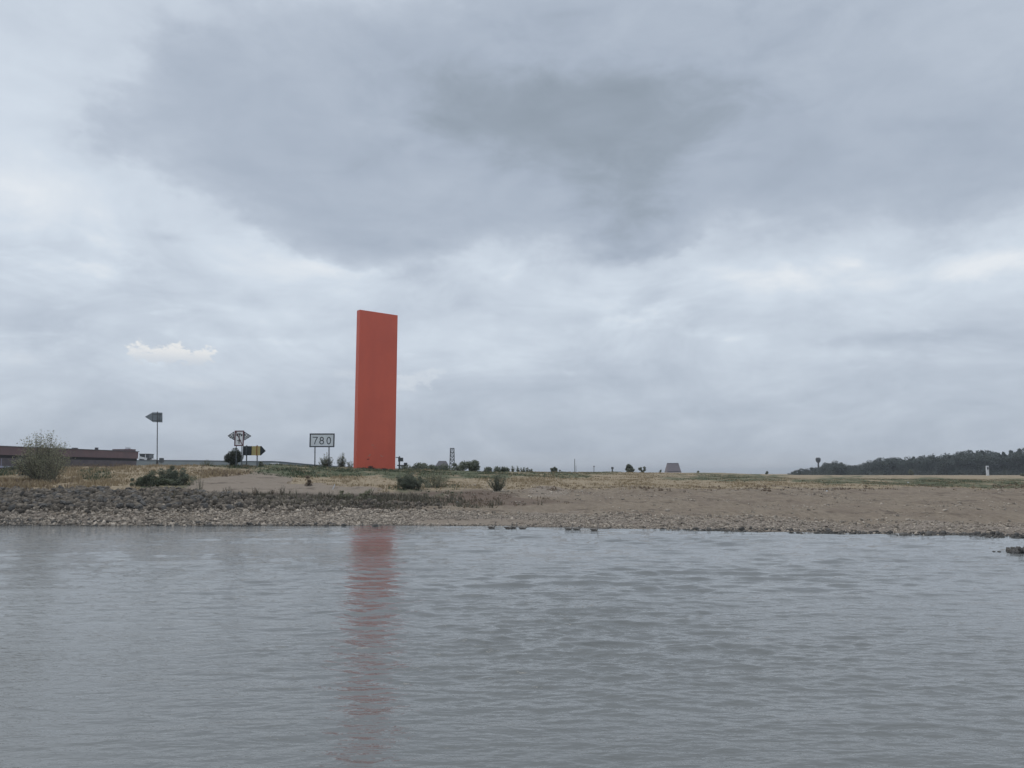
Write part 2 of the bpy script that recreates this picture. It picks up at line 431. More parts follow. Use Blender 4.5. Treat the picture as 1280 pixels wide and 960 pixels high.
for p_ in pk:
    sh, mid, far = PROF[p_]
    ys = depth_at(sh, 0.0); SHORE.append(ys)
    yy = [ys - 30, ys - 12, ys - 3, ys]; zz = [-4.0, -2.0, -0.35, 0.0]
    for py, Y in mid:
        yy.append(Y); zz.append(W(p_, py, Y).z)
    for z, Y in far:
        yy.append(Y); zz.append(z)
    yy += [420, 700, 7000]; zz += [3.2 if p_ < 950 else 3.05, 2.8, 2.0]
    ZT.append(np.interp(YG, yy, zz))
ZT = np.array(ZT)
UF = np.linspace(UK[0], UK[-1], 400)
ZF = np.array([np.interp(UF, UK, ZT[:, j]) for j in range(len(YG))]).T
for _ in range(6):                        # soften across bearings
    ZF[1:-1] = 0.25 * ZF[:-2] + 0.5 * ZF[1:-1] + 0.25 * ZF[2:]
def zbase(x, y):
    x = np.asarray(x, float); y = np.asarray(y, float)
    u = np.clip(x / np.maximum(y, 1.0), UF[0], UF[-1])
    fi = (u - UF[0]) / (UF[-1] - UF[0]) * (len(UF) - 1); i = np.clip(fi.astype(int), 0, len(UF) - 2); fi = fi - i
    yc = np.clip(y, YG[0], YG[-1]); j = np.clip(np.searchsorted(YG, yc) - 1, 0, len(YG) - 2)
    fj = (yc - YG[j]) / (YG[j + 1] - YG[j])
    return (ZF[i, j] * (1 - fj) + ZF[i, j + 1] * fj) * (1 - fi) + (ZF[i + 1, j] * (1 - fj) + ZF[i + 1, j + 1] * fj) * fi
def shore_y(x, y):
    return np.interp(np.asarray(x) / np.maximum(y, 1), UK, SHORE)
def zground(x, y):
    x = np.asarray(x, float); y = np.asarray(y, float)
    zb = zbase(x, y)
    inland = sstep(y - shore_y(x, y), 0.5, 9)
    rough = fbm(x * 0.16, y * 0.16, 4) * 0.75 + fbm(x * 0.9 + 40, y * 0.9, 3) * 0.22
    rough = rough * inland * (1 - 0.7 * sstep(y, 105, 150)) + fbm(x * 0.35, y * 0.35, 3) * 0.16 * (1 - inland)
    return zb + rough
def gpt(px, Y, dz=0.0):
    x = (px - 640) / FOC * Y * 1.0
    for _ in range(3):
        z = float(zground(x, Y)); f = Y * CT + (z - EYE) * ST; x = (px - 640) / FOC * f
    return Vector((x, Y, float(zground(x, Y)) + dz))

# ------------------------------------------------------------------ what covers the ground where (photo rows used only to look the place up)
def ell(px, py, cx, cy, rx, ry, soft=0.5):
    q = ((px - cx) / rx) ** 2 + ((py - cy) / ry) ** 2
    return 1 - sstep(q, 1 - soft, 1 + soft)
def covers(x, y, z):
    px, py = proj(x, y, z)
    n1 = fbm(x * 0.12 + 3, y * 0.10, 4); n2 = fbm(x * 0.5 + 9, y * 0.35 + 2, 3)
    pyn = py + n1 * 9 + n2 * 4
    grass_edge = np.interp(px, [0, 230, 330, 480, 560, 660, 760, 900, 1050, 1280], [615, 617, 612, 616, 612, 612, 609, 610, 610, 610])
    dry = 1 - sstep(pyn, grass_edge - 4, grass_edge + 3)
    # bare sandy track climbing to the signs, and pale bare patches
    sand = np.maximum.reduce([ell(px, pyn, 300, 606, 62, 12), ell(px, pyn, 335, 598, 30, 9), ell(px, pyn, 400, 611, 80, 7) * 0.8, ell(px, pyn, 686, 615, 26, 7) * 0.8,
                              ell(px, pyn, 255, 611, 26, 7)])
    green = np.maximum.reduce([ell(px, pyn, 410, 589, 95, 8), ell(px, pyn, 560, 591, 105, 7) * 0.95, ell(px, pyn, 520, 596, 50, 8) * 0.8, ell(px, pyn, 690, 592, 90, 4.5) * 0.75, ell(px, pyn, 905, 597, 85, 5.5) * 0.75,
                               ell(px, pyn, 1060, 601, 75, 4) * 0.8, ell(px, pyn, 1160, 603, 90, 6) * 0.85, ell(px, pyn, 1260, 604, 60, 6) * 0.8,
                               ell(px, pyn, 120, 594, 22, 8) * 0.6, ell(px, pyn, 205, 604, 38, 12) * 0.7, ell(px, pyn, 6, 592, 16, 4), ell(px, pyn, 330, 583, 70, 4) * 0.8, ell(px, pyn, 535, 612, 45, 12) * 0.5])
    green = np.clip(green * (0.75 + n2 * 1.4), 0, 1)
    pale = sstep(pyn + n2 * 8, np.interp(px, [0, 640, 1000, 1280], [634, 634, 640, 646]), np.interp(px, [0, 640, 1000, 1280], [646, 650, 660, 668]))
    brown = np.maximum.reduce([ell(px, pyn, 570, 622, 80, 9) * 0.75, ell(px, pyn, 80, 617, 150, 7) * 0.8, ell(px, pyn, 30, 606, 70, 8) * 0.5, ell(px, pyn, 620, 627, 90, 5) * 0.6,
                               ell(px, pyn, 280, 588, 40, 8) * 0.7])
    weedy = (1 - sstep(px, 470, 560)) * sstep(pyn, 613, 619) * (1 - sstep(pyn, 634, 640))  # riprap band: brown earth, plus shade painted into the ground between stones
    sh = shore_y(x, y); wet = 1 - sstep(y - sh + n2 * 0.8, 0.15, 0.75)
    spit = ell(px, py, 600, 652.5, 90, 4.0)               # smooth pale sand lip at the water
    return dict(dry=dry, sand=sand, green=green, pale=pale, brown=brown, weedy=weedy, wet=wet, spit=spit, px=px, py=py)

# ------------------------------------------------------------------ terrain mesh
uc = np.concatenate([np.linspace(-3, -0.95, 16), np.linspace(-0.93, -0.70, 30), np.linspace(-0.69, 0.69, 920), np.linspace(0.70, 0.93, 30), np.linspace(0.95, 3, 16)])
yr = np.concatenate([np.linspace(38, 52, 14), np.arange(52.3, 100, 0.17), np.arange(100, 160, 0.6), np.geomspace(161, 7000, 90)])
UU, YY = np.meshgrid(uc, yr)
TX = UU * YY; TZ = zground(TX, YY)
nr, nc = UU.shape
idx = np.arange(nr * nc).reshape(nr, nc)
TF = np.stack([idx[:-1, :-1], idx[:-1, 1:], idx[1:, 1:], idx[1:, :-1]], -1).reshape(-1, 4)
cv = covers(TX, YY, TZ)

gm = bpy.data.materials.new('river_bank'); gm.use_nodes = True
gt = gm.node_tree; gt.nodes.clear(); k = NG(gt)
p = k.n('ShaderNodeBsdfPrincipled'); o = k.n('ShaderNodeOutputMaterial'); gt.links.new(p.outputs[0], o.inputs[0])
p.inputs['Roughness'].default_value = 0.95; p.inputs['Specular IOR Level'].default_value = 0.15
tc = k.n('ShaderNodeTexCoord').outputs['Object']
a1 = k.n('ShaderNodeAttribute', attribute_name='cover_a'); s1 = k.n('ShaderNodeSeparateColor'); k.put(s1.inputs[0], a1.outputs['Color'])
a2 = k.n('ShaderNodeAttribute', attribute_name='cover_b'); s2 = k.n('ShaderNodeSeparateColor'); k.put(s2.inputs[0], a2.outputs['Color'])
mpb = k.n('ShaderNodeMapping'); k.put(mpb.inputs[0], tc); mpb.inputs['Scale'].default_value = (1, 0.45, 1)
v = mpb.outputs[0]
f1 = k.noise(v, 0.35, 5, 0.6); f2 = k.noise(v, 2.2, 5, 0.65); f3 = k.noise(tc, 7.0, 4, 0.7)
fm = k.mad(f2, 0.6, k.mul(f3, 0.4))
def msk(s_, w=0.9): return k.smooth(k.mad(k.sub(fm, 0.5), w, s_), 0.25, 0.75)
c = k.mix(k.smooth(fm, 0.3, 0.7), (0.186, 0.152, 0.116), (0.30, 0.250, 0.196))
c = k.mix(k.mul(k.smooth(f1, 0.45, 0.7), 0.55), c, (0.175, 0.138, 0.112))
c = k.mix(msk(s1.outputs[2]), c, k.mix(k.smooth(f3, 0.35, 0.65), (0.165, 0.142, 0.122), (0.35, 0.30, 0.255)))       # pale gravel
c = k.mix(msk(s2.outputs[0]), c, k.mix(f2, (0.12, 0.09, 0.072), (0.20, 0.155, 0.125)))                              # brown earth
c = k.mix(msk(s1.outputs[1]), c, k.mix(k.smooth(fm, 0.3, 0.7), (0.24, 0.192, 0.132), (0.40, 0.33, 0.235)))           # dry grass
c = k.mix(msk(s2.outputs[1], 0.5), c, k.mix(f2, (0.23, 0.193, 0.158), (0.30, 0.255, 0.21)))                        # sand
c = k.mix(msk(s1.outputs[0]), c, k.mix(k.smooth(fm, 0.3, 0.7), (0.07, 0.085, 0.05), (0.15, 0.16, 0.10)))           # green grass
zz_ = k.n('ShaderNodeSeparateXYZ'); k.put(zz_.inputs[0], tc)
lvl = k.mad(k.sub(k.noise(tc, 0.18, 4, 0.6), 0.5), 0.9, zz_.outputs[2])          # drift lines left by falling water
lines = k.m('MULTIPLY', k.smooth(k.m('SINE', k.mul(lvl, 11.0)), 0.62, 0.95), k.smooth(k.noise(v, 0.9, 4, 0.65), 0.46, 0.62))
bare = k.mul(k.sub(1.0, msk(s1.outputs[1])), k.sub(1.0, msk(s1.outputs[0])))
c = k.mix(k.mul(k.mul(lines, bare), 0.65), c, (0.11, 0.088, 0.07))
c = k.mix(k.mul(k.mul(k.smooth(k.noise(v, 3.2, 5, 0.7), 0.60, 0.74), bare), 0.6), c, (0.12, 0.098, 0.08))   # clods
c = k.mix(k.mul(k.mul(k.smooth(k.noise(v, 4.1, 5, 0.7), 0.62, 0.74), bare), 0.5), c, (0.42, 0.37, 0.31))    # pale pebbles
c = k.mix(k.mul(s2.outputs[2], 0.7), c, (0.085, 0.078, 0.072))                                                      # wet margin, and painted shade in the gaps of the riprap
k.put(p.inputs['Base Color'], c)
b = k.n('ShaderNodeBump'); b.inputs['Distance'].default_value = 0.12; k.put(b.inputs['Height'], fm); gt.links.new(b.outputs[0], p.inputs['Normal'])

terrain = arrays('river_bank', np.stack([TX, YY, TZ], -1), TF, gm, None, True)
prop(terrain, kind='structure')
def col_attr(me, name, r, g_, b_):
    at = me.color_attributes.new(name, 'FLOAT_COLOR', 'POINT')
    a = np.ones((len(me.vertices), 4), np.float32); a[:, 0] = r.ravel(); a[:, 1] = g_.ravel(); a[:, 2] = b_.ravel()
    at.data.foreach_set('color', a.ravel())
dry_m = np.clip(cv['dry'] - cv['sand'] * 1.2, 0, 1)
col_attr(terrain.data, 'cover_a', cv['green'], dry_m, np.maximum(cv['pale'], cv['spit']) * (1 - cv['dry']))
col_attr(terrain.data, 'cover_b', np.maximum(cv['brown'], cv['weedy'] * .8), np.maximum(cv['sand'], cv['spit']), np.maximum(cv['wet'], cv['weedy'] * np.interp(cv['px'], [250, 400], [1.0, .6])))  # blue: wet edge, with the darkening painted beneath the riprap

# ------------------------------------------------------------------ the river
wc = np.concatenate([[-60, -12, -4, -2, -1.3, -0.95], np.linspace(-0.74, 0.74, 720), [0.95, 1.3, 2, 4, 12, 60]])
inv = np.arange(1 / 78.0, 1 / 9.2, 0.5 / (EYE * FOC) * 1.0)
wr = np.sort(1 / inv)
UU, WY = np.meshgrid(wc, wr)
WX = UU * WY
amp_mod = 0.35 + 2.4 * np.clip(fbm(WX * 0.07 + 60, WY * 0.16 + 11, 4) + 0.27, 0, 1)
amp_mod = amp_mod * np.interp(UU, [-0.65, -0.25, 0.0, 0.3, 0.65], [0.42, 0.65, 1.0, 0.95, 0.8])
amp_mod *= np.clip((WY - 9.3) / 0.8, 0, 1) * (np.abs(UU) < 0.8)
H = np.zeros_like(WX)
NW = 130
spacing = np.gradient(wr)[:, None]
for i in range(NW):
    lam = math.exp(rng.uniform(math.log(0.13), math.log(3.2)))
    th = rng.normal(PI / 2, 0.36); kk = 2 * PI / lam
    sl = 0.165 * math.sqrt(2 / NW) * rng.uniform(0.5, 1.4)
    fade = 1 - sstep(spacing, lam * 0.18, lam * 0.34)
    if lam > 0.9: fade = fade * (0.42 + 0.58 * sstep(WY, 16 * lam, 26 * lam))      # longer ripples further out in the stream
    ph = kk * (math.cos(th) * WX + math.sin(th) * WY) + rng.uniform(0, 2 * PI)
    H += fade * sl / kk * (np.sin(ph) + 0.25 * np.sin(2 * ph - PI / 2))
H *= amp_mod * (1 - 0.3 * sstep(WY + 5 * fbm(WX * .1, WY * .1, 2), 46, 58))
# plain sheet behind the boat
ext_y = np.array([-400.0]); WXa = np.vstack([WX[0][None], WX]); WYa = np.vstack([np.full((1, len(wc)), -400.0), WY]); Ha = np.vstack([np.zeros((1, len(wc))), H])
nr, nc = WXa.shape; idx = np.arange(nr * nc).reshape(nr, nc)
WF = np.stack([idx[:-1, :-1], idx[:-1, 1:], idx[1:, 1:], idx[1:, :-1]], -1).reshape(-1, 4)
wm = bpy.data.materials.new('river_water'); wm.use_nodes = True
t = wm.node_tree; t.nodes.clear(); k = NG(t)
p = k.n('ShaderNodeBsdfPrincipled'); o = k.n('ShaderNodeOutputMaterial'); t.links.new(p.outputs[0], o.inputs[0])
tc = k.n('ShaderNodeTexCoord').outputs['Object']
p.inputs['IOR'].default_value = 1.38; p.inputs['Roughness'].default_value = 0.03
p.inputs['Specular IOR Level'].default_value = 0.5
k.put(p.inputs['Base Color'], k.mix(k.noise(tc, 0.05, 3), (0.158, 0.166, 0.164), (0.182, 0.190, 0.187)))
mp1 = k.n('ShaderNodeMapping'); k.put(mp1.inputs[0], tc); mp1.inputs['Scale'].default_value = (0.5, 1.25, 1); mp1.inputs['Rotation'].default_value = (0, 0, R(8))
mp2 = k.n('ShaderNodeMapping'); k.put(mp2.inputs[0], tc); mp2.inputs['Scale'].default_value = (0.36, 1.2, 1); mp2.inputs['Rotation'].default_value = (0, 0, R(-14))
h1 = k.noise(mp1.outputs[0], 3.6, 3, 0.5, 0.4); h2 = k.noise(mp2.outputs[0], 11.0, 3, 0.5, 0.3)
patch = k.smooth(k.noise(mp1.outputs[0], 0.06, 3, 0.5), 0.3, 0.7, 0.35, 1.0)
h3 = k.noise(mp1.outputs[0], 20.0, 2, 0.5, 0.2)
ys_ = k.n('ShaderNodeSeparateXYZ'); k.put(ys_.inputs[0], tc)
calm = k.smooth(k.mad(k.noise(mp1.outputs[0], 0.12, 2), 10.0, ys_.outputs[1]), 44.0, 62.0, 1.0, 1.0)   # lee of the bank
hh = k.mul(k.mul(k.mad(h3, 0.006, k.mad(h1, 0.040, k.mul(h2, 0.020))), patch), calm)
b = k.n('ShaderNodeBump'); b.inputs['Distance'].default_value = 1.0; b.inputs['Strength'].default_value = 1.0
k.put(b.inputs['Height'], hh); t.links.new(b.outputs[0], p.inputs['Normal'])
river = arrays('river_water', np.stack([WXa, WYa, Ha], -1), WF, wm, None, True)
prop(river, kind='structure')

# ------------------------------------------------------------------ stones
def icosa():
    t_ = (1 + 5 ** .5) / 2
    v_ = np.array([(-1, t_, 0), (1, t_, 0), (-1, -t_, 0), (1, -t_, 0), (0, -1, t_), (0, 1, t_), (0, -1, -t_), (0, 1, -t_), (t_, 0, -1), (t_, 0, 1), (-t_, 0, -1), (-t_, 0, 1)]) / math.sqrt(1 + t_ * t_)
    f_ = np.array([(0, 11, 5), (0, 5, 1), (0, 1, 7), (0, 7, 10), (0, 10, 11), (1, 5, 9), (5, 11, 4), (11, 10, 2), (10, 7, 6), (7, 1, 8), (3, 9, 4), (3, 4, 2), (3, 2, 6), (3, 6, 8), (3, 8, 9), (4, 9, 5), (2, 4, 11), (6, 2, 10), (8, 6, 7), (9, 8, 1)])
    return v_, f_
def octa():
    return np.array([(1, 0, 0), (-1, 0, 0), (0, 1, 0), (0, -1, 0), (0, 0, 1), (0, 0, -1)], float), np.array([(0, 2, 4), (2, 1, 4), (1, 3, 4), (3, 0, 4), (2, 0, 5), (1, 2, 5), (3, 1, 5), (0, 3, 5)])
def rand_rot(n, tilt=PI):
    q = rng.normal(size=(n, 4))
    if tilt < PI: q[:, 1:3] *= tilt
    q /= np.linalg.norm(q, axis=1)[:, None]
    w, x, y, z = q.T
    return np.stack([np.stack([1 - 2 * (y * y + z * z), 2 * (x * y - z * w), 2 * (x * z + y * w)], -1),
                     np.stack([2 * (x * y + z * w), 1 - 2 * (x * x + z * z), 2 * (y * z - x * w)], -1),
                     np.stack([2 * (x * z - y * w), 2 * (y * z + x * w), 1 - 2 * (x * x + y * y)], -1)], -2)
def stones(name, P, S, mat, base=icosa, tilt=PI, flat=0.65):
    bv, bf = base(); n = len(P)
    V = bv[None] * (1 + rng.uniform(-.28, .28, (n, len(bv), 1))) + rng.normal(0, .08, (n, len(bv), 3))
    V *= S[:, None, None] * np.stack([rng.uniform(.8, 1.3, n), rng.uniform(.7, 1.1, n), rng.uniform(flat - .15, flat + .15, n)], -1)[:, None]
    V = np.einsum('nij,nkj->nki', rand_rot(n, tilt), V) + P[:, None]
    F = bf[None] + (np.arange(n) * len(bv))[:, None, None]
    o_ = arrays(name, V, F.reshape(-1, 3), mat)
    return prop(o_, kind='stuff')
def scatter(n, px0, px1, off0, off1):
    """points on the bank: bearing range in photo columns, distance inland of the waterline"""
    u = rng.uniform((px0 - 640) / FOC, (px1 - 640) / FOC, n)
    sh = np.interp(u, UK, SHORE); y = sh + rng.uniform(off0, off1, n); x = u * y
    z = zground(x, y); px, py = proj(x, y, z)
    return x, y, z, px, py

# riprap: dumped basalt on the left bank
x, y, z, px, py = scatter(30000, -170, 560, 1.6, 13)
lim = np.interp(px, [-200, 230, 300, 420, 520], [613, 615, 622, 625, 629]) + fbm(x * .4, y * .4, 3) * 9
keep = (py > lim) & (py < np.interp(px, [0, 200, 520], [638, 635, 634]) + rng.normal(0, 3, len(px))) & (rng.random(len(px)) < np.interp(px, [-200, 260, 330, 450, 560], [1, 1, .55, .45, .1]))
P = np.stack([x, y, z], -1)[keep]; S = np.clip(rng.lognormal(math.log(.125), .5, len(P)), .05, .33) * np.interp(P[:, 0] / P[:, 1], [-.35, -.2], [1.0, .8])
P[:, 2] += S * rng.uniform(.0, .8, len(S))
order = np.argsort(-S * (P[:, 0] / P[:, 1] > -.66)); big = order[:220]; rest = order[220:]
stones('riprap_stones', P[rest], S[rest], 'rock_dark', icosa, PI, .8)
protos = []
for q in range(7):
    bv, bf = icosa(); vv = bv * (1 + rng.uniform(-.28, .28, (12, 1))) * np.array([rng.uniform(.9, 1.25), rng.uniform(.8, 1.1), rng.uniform(.55, .8)])
    me = bpy.data.meshes.new('boulder'); me.from_pydata([tuple(a) for a in vv], [], [tuple(int(i) for i in a) for a in bf])
    mm = material('boulder_basalt', *[tuple(c_ * f_ for c_ in (1, .95, .89)) for f_ in (rng.uniform(.05, .09), rng.uniform(.10, .21))], 2.0, .9, .02, 6)
    me.materials.append(mm); protos.append(me)
for i in big:
    o_ = bpy.data.objects.new('riprap_boulder', protos[int(rng.integers(7))]); COL.objects.link(o_)
    o_.location = P[i]; s_ = float(S[i]); o_.scale = (s_, s_, s_); o_.rotation_euler = (rng.normal(0, .4), rng.normal(0, .4), rng.uniform(0, 6.28))
    prop(o_, 'dark angular basalt boulder in the riprap slope along the water', 'boulder', 'riprap boulders on the bank')
# shore shingle
x, y, z, px, py = scatter(60000, -170, 1450, -0.1, 9.0)
lo = np.interp(px, [0, 200, 490, 560, 640, 760, 1000, 1280], [631, 629, 631, 635, 637, 640, 645, 653])
dens = np.interp(px, [0, 330, 520, 600, 740, 1000, 1280], [1, 1, .75, .40, .38, .20, .10]) * (0.5 + 1.2 * np.clip(fbm(x * .5, y * .5, 3) + .35, 0, 1))
sp = ell(px, py, 600, 652.5, 90, 3.5)
keep = (py > lo + rng.normal(0, 2.5, len(px))) & (rng.random(len(px)) < dens * (1 - .93 * sp))
P = np.stack([x, y, z], -1)[keep]; S = np.clip(rng.lognormal(math.log(.085), .42, len(P)), .03, .26) * np.interp(P[:, 0] / P[:, 1], [-.3, 0.0], [1.12, .9])
P[:, 2] += S * .2
stones('shore_shingle', P, S, 'rock_pale', octa, .35, .5)
# dark wet stones on the waterline
x, y, z, px, py = scatter(9000, -170, 1450, -.9, 0.9)
keep = rng.random(len(px)) < np.interp(px, [0, 120, 250, 420, 470, 800, 850, 1200, 1280], [.55, .45, .35, .25, .03, .03, .5, .6, .3]) * np.clip(.6 + 2.6 * fbm(px * .02, py * .2, 3), 0, 1)
P = np.stack([x, y, z], -1)[keep]; S = np.clip(rng.lognormal(math.log(.10), .45, len(P)), .04, .3); P[:, 2] = np.maximum(P[:, 2], -.06) + S * .1
stones('waterline_stones', P, S, 'rock_wet', icosa, .4, .55)
# scattered stones and clods on the gravel slope
x, y, z, px, py = scatter(12000, 500, 1450, 5, 42)
keep = (py > 606) & (rng.random(len(px)) < np.clip(.3 + 2.2 * fbm(x * .15, y * .15, 3), 0.02, 1))
P = np.stack([x, y, z], -1)[keep]; S = np.clip(rng.lognormal(math.log(.07), .5, len(P)), .03, .26); P[:, 2] += S * .15
stones('slope_stones', P, S, 'rock_pale', octa, .35, .5)

# groyne of dark rocks running in from the right
def groyne_pts(n, half):
    a = rng.uniform(0, 1, n) ** .8
    px = 1249 + a * 260; Yc = 41.0 + rng.normal(0, .35, n) * (0.4 + a) * 1.2
    x = (px - 640) / FOC * Yc
    top = np.interp(a, [0, .06, .12, 1], [.05, .22, .38, .55])
    return np.stack([x, Yc, rng.uniform(-.1, 1, n) * top * half], -1), a
P, a = groyne_pts(900, 1.0)
S = np.clip(rng.lognormal(math.log(.11), .3, len(P)), .05, .22)
stones('groyne_rubble', P, S, 'rock_wet', icosa, PI, .7)
for i in range(24):
    Yc = 40.6 + rng.normal(0, .3); pxx = 1254 + 27 * (i / 24) + rng.uniform(-1, 1)
    o_ = bpy.data.objects.new('groyne_stone', protos[int(rng.integers(7))]); COL.objects.link(o_)
    s_ = float(rng.uniform(.10, .18)); o_.scale = (s_, s_, s_); o_.rotation_euler = (rng.normal(0, .5), rng.normal(0, .5), rng.uniform(0, 6.28))
    o_.location = ((pxx - 640) / FOC * Yc, Yc, rng.uniform(.02, .30) * min(1, .25 + (i / 24)))
    prop(o_, 'wet dark stone in the low rock groyne jutting into the water', 'stone', 'stones of the rock groyne')
for (pxx, pyy, s_, lab) in ((1242.8, 689.8, .085, 'small lone dark stone in the water off the groyne tip'), (1249.5, 690.0, .10, 'flat dark stone half awash, touching the groyne tip')):
    w_ = W(pxx, pyy, float(depth_at(pyy, 0)))
    o_ = bpy.data.objects.new('groyne_stone', protos[2]); COL.objects.link(o_); o_.location = (w_.x, w_.y, .02); o_.scale = (s_ * 1.3, s_, s_ * .6)
    prop(o_, lab, 'stone', 'stones of the rock groyne')

# ------------------------------------------------------------------ grass and weeds
def tufts(name, P, h, mat, k=4, w=.05, lean=.45, kind='stuff', parent=None):
    n = len(P); B = np.repeat(P, k, 0) + np.concatenate([rng.normal(0, .12, (n * k, 2)), np.full((n * k, 1), -.03)], 1)
    hh_ = np.repeat(h, k) * rng.uniform(.55, 1.2, n * k)
    a = rng.uniform(0, 2 * PI, n * k); ww = w * rng.uniform(.6, 1.5, n * k)
    la = rng.uniform(0, 2 * PI, n * k); ll = hh_ * np.abs(rng.normal(0, lean, n * k))
    d = np.stack([np.cos(a) * ww, np.sin(a) * ww, np.zeros_like(a)], -1)
    tip = B + np.stack([np.cos(la) * ll, np.sin(la) * ll, hh_], -1)
    V = np.stack([B - d, B + d, tip], 1); F = np.arange(n * k * 3).reshape(-1, 3)
    o_ = arrays(name, V, F, mat, parent)
    if kind: prop(o_, kind=kind)
    return o_
x, y, z, px, py = scatter(150000, -120, 1400, 7, 95)
cv = covers(x, y, z); r_ = rng.random(len(x)); clump = np.clip(.45 + 2.0 * fbm(x * .3 + 2, y * .3, 3), .05, 1)
base = np.stack([x, y, z], -1)
hs = np.interp(y, [75, 110, 150], [.34, .30, .22]) * np.interp(px, [0, 240, 420, 640, 900, 1280], [1.35, 1.25, 1, .8, .55, .5]) * (0.6 + clump * .7)
kd = r_ < np.clip(cv['dry'] - cv['sand'] * 1.3 - cv['green'] * .9 - cv['brown'] * .3, 0, 1) * clump * .62
tufts('dry_grass', base[kd], hs[kd], 'dry_grass', 3)
kg = (rng.random(len(x)) < cv['green'] * clump * .9) & (y < 175)
tufts('green_grass', base[kg], hs[kg] * .8, 'green_grass', 4)
kb = (rng.random(len(x)) < np.clip(cv['brown'] - cv['green'] * .5, 0, 1) * clump * .35)
tufts('brown_weeds', base[kb], hs[kb] * .9, 'brown_weed', 4)
x, y, z, px, py = scatter(60000, -120, 720, 5, 24)
lim = np.interp(px, [0, 230, 300, 420, 520, 640], [616, 619, 622, 622, 624, 626])
n_ = fbm(x * .35 + 8, y * .35, 3)
kw = (np.abs(py - lim - 4 - n_ * 10) < np.interp(px, [0, 220, 300, 500, 640], [4, 4, 8, 8, 4])) & (rng.random(len(px)) < np.interp(px, [0, 230, 300, 500, 560, 680], [.12, .12, .30, .26, .08, .01]) * np.clip(.5 + 2.5 * n_, 0.05, 1))
base = np.stack([x, y, z], -1)
tufts('bank_weeds', base[kw], np.clip(rng.lognormal(math.log(.32), .5, kw.sum()), .12, 1.0), 'weed', 6, .05, .55)
# low scrub dotted along the top edge of the gravel
x, y, z, px, py = scatter(9000, 640, 1400, 18, 60)
n_ = fbm(x * .25 + 3, y * .25, 3)
ks = (np.abs(py - np.interp(px, [640, 760, 900, 1280], [610, 612, 611, 608]) - n_ * 7) < 3.5) & (rng.random(len(px)) < np.clip(.06 + 1.4 * n_, .01, .5))
tufts('slope_scrub', np.stack([x, y, z], -1)[ks], rng.uniform(.12, .36, ks.sum()), 'brown_weed', 6, .07, .5)

# ------------------------------------------------------------------ trees and shrubs
def leaves(name, C, size, mat, parent, squash=1.0):
    """a crown: one small bent leaf face per point"""
    n = len(C); N_ = rng.normal(size=(n, 3)) + np.array([0, 0, 1.3]); N_ /= np.linalg.norm(N_, axis=1)[:, None]
    A = np.cross(N_, rng.normal(size=(n, 3))); A /= np.linalg.norm(A, axis=1)[:, None]
    Bv = np.cross(N_, A); Bv /= np.linalg.norm(Bv, axis=1)[:, None]
    s_ = size * rng.uniform(.6, 1.4, n)[:, None]
    V = np.stack([C - A * s_, C - Bv * s_ * .5, C + A * s_, C + Bv * s_ * .5], 1)
    F = np.arange(n * 4).reshape(-1, 4)
    return arrays(name, V, F, mat, parent)
def crown_points(clumps, per, spread):
    """points around clump centres (x,y,z,r)"""
    out = []
    for cx, cy, cz, cr in clumps:
        d = rng.normal(size=(per, 3)); d /= np.linalg.norm(d, axis=1)[:, None]
        rr = cr * rng.uniform(.25, 1, per)[:, None] ** spread
        out.append(np.array([cx, cy, cz]) + d * rr * np.array([1, 1, .85]))
    return np.concatenate(out)
def ellipsoid_clumps(n, rx, ry, z0, z1, r0, r1, flatbase=True):
    cl = []
    while len(cl) < n:
        v_ = rng.normal(size=3); v_ /= np.linalg.norm(v_); v_ = v_ * rng.uniform(.45, 1.0) ** .5
        zc = (z0 + z1) / 2 + v_[2] * (z1 - z0) / 2
        cl.append((v_[0] * rx, v_[1] * ry, zc, rng.uniform(r0, r1)))
    return cl
def branchwork(clumps, trunk_h, r0, every=1, bend=.15):
    mb = MB(); top = Vector((rng.normal(0, .05), rng.normal(0, .05), trunk_h))
    mb.tube([(0, 0, -.15), (rng.normal(0, .03), 0, trunk_h * .5), top], [r0 * 1.25, r0, r0 * .75], 6)
    for c_ in clumps[::every]:
        e = Vector(c_[:3]); s0 = Vector((top.x, top.y, trunk_h * rng.uniform(.55, 1.0)))
        m_ = s0.lerp(e, .5) + Vector((rng.normal(0, bend), rng.normal(0, bend), rng.uniform(0, bend)))
        mb.tube([s0, m_, e], [r0 * .5, r0 * .3, r0 * .1], 4, False)
    return mb
def tree(name, label, cat, loc, h, rx, trunk_h, mat, n=26, per=110, leaf=.12, r=(.35, .7), ry=None, group=None, z0=None, bark='bark', r0=None, spread=.5):
    root = thing(name, label, cat, loc, 0, group)
    z0 = trunk_h * .7 if z0 is None else z0
    cl = ellipsoid_clumps(n, rx - r[0], (ry or rx) - r[0], z0 + r[0] * .6, h - r[0] * .8, r[0], r[1])
    branchwork(cl, max(trunk_h, (h + z0) * .4), r0 or max(.03, h * .022), max(1, n // 16)).build('trunk', bark, root)
    leaves('crown', crown_points(cl, per, spread), leaf, mat, root)
    return root
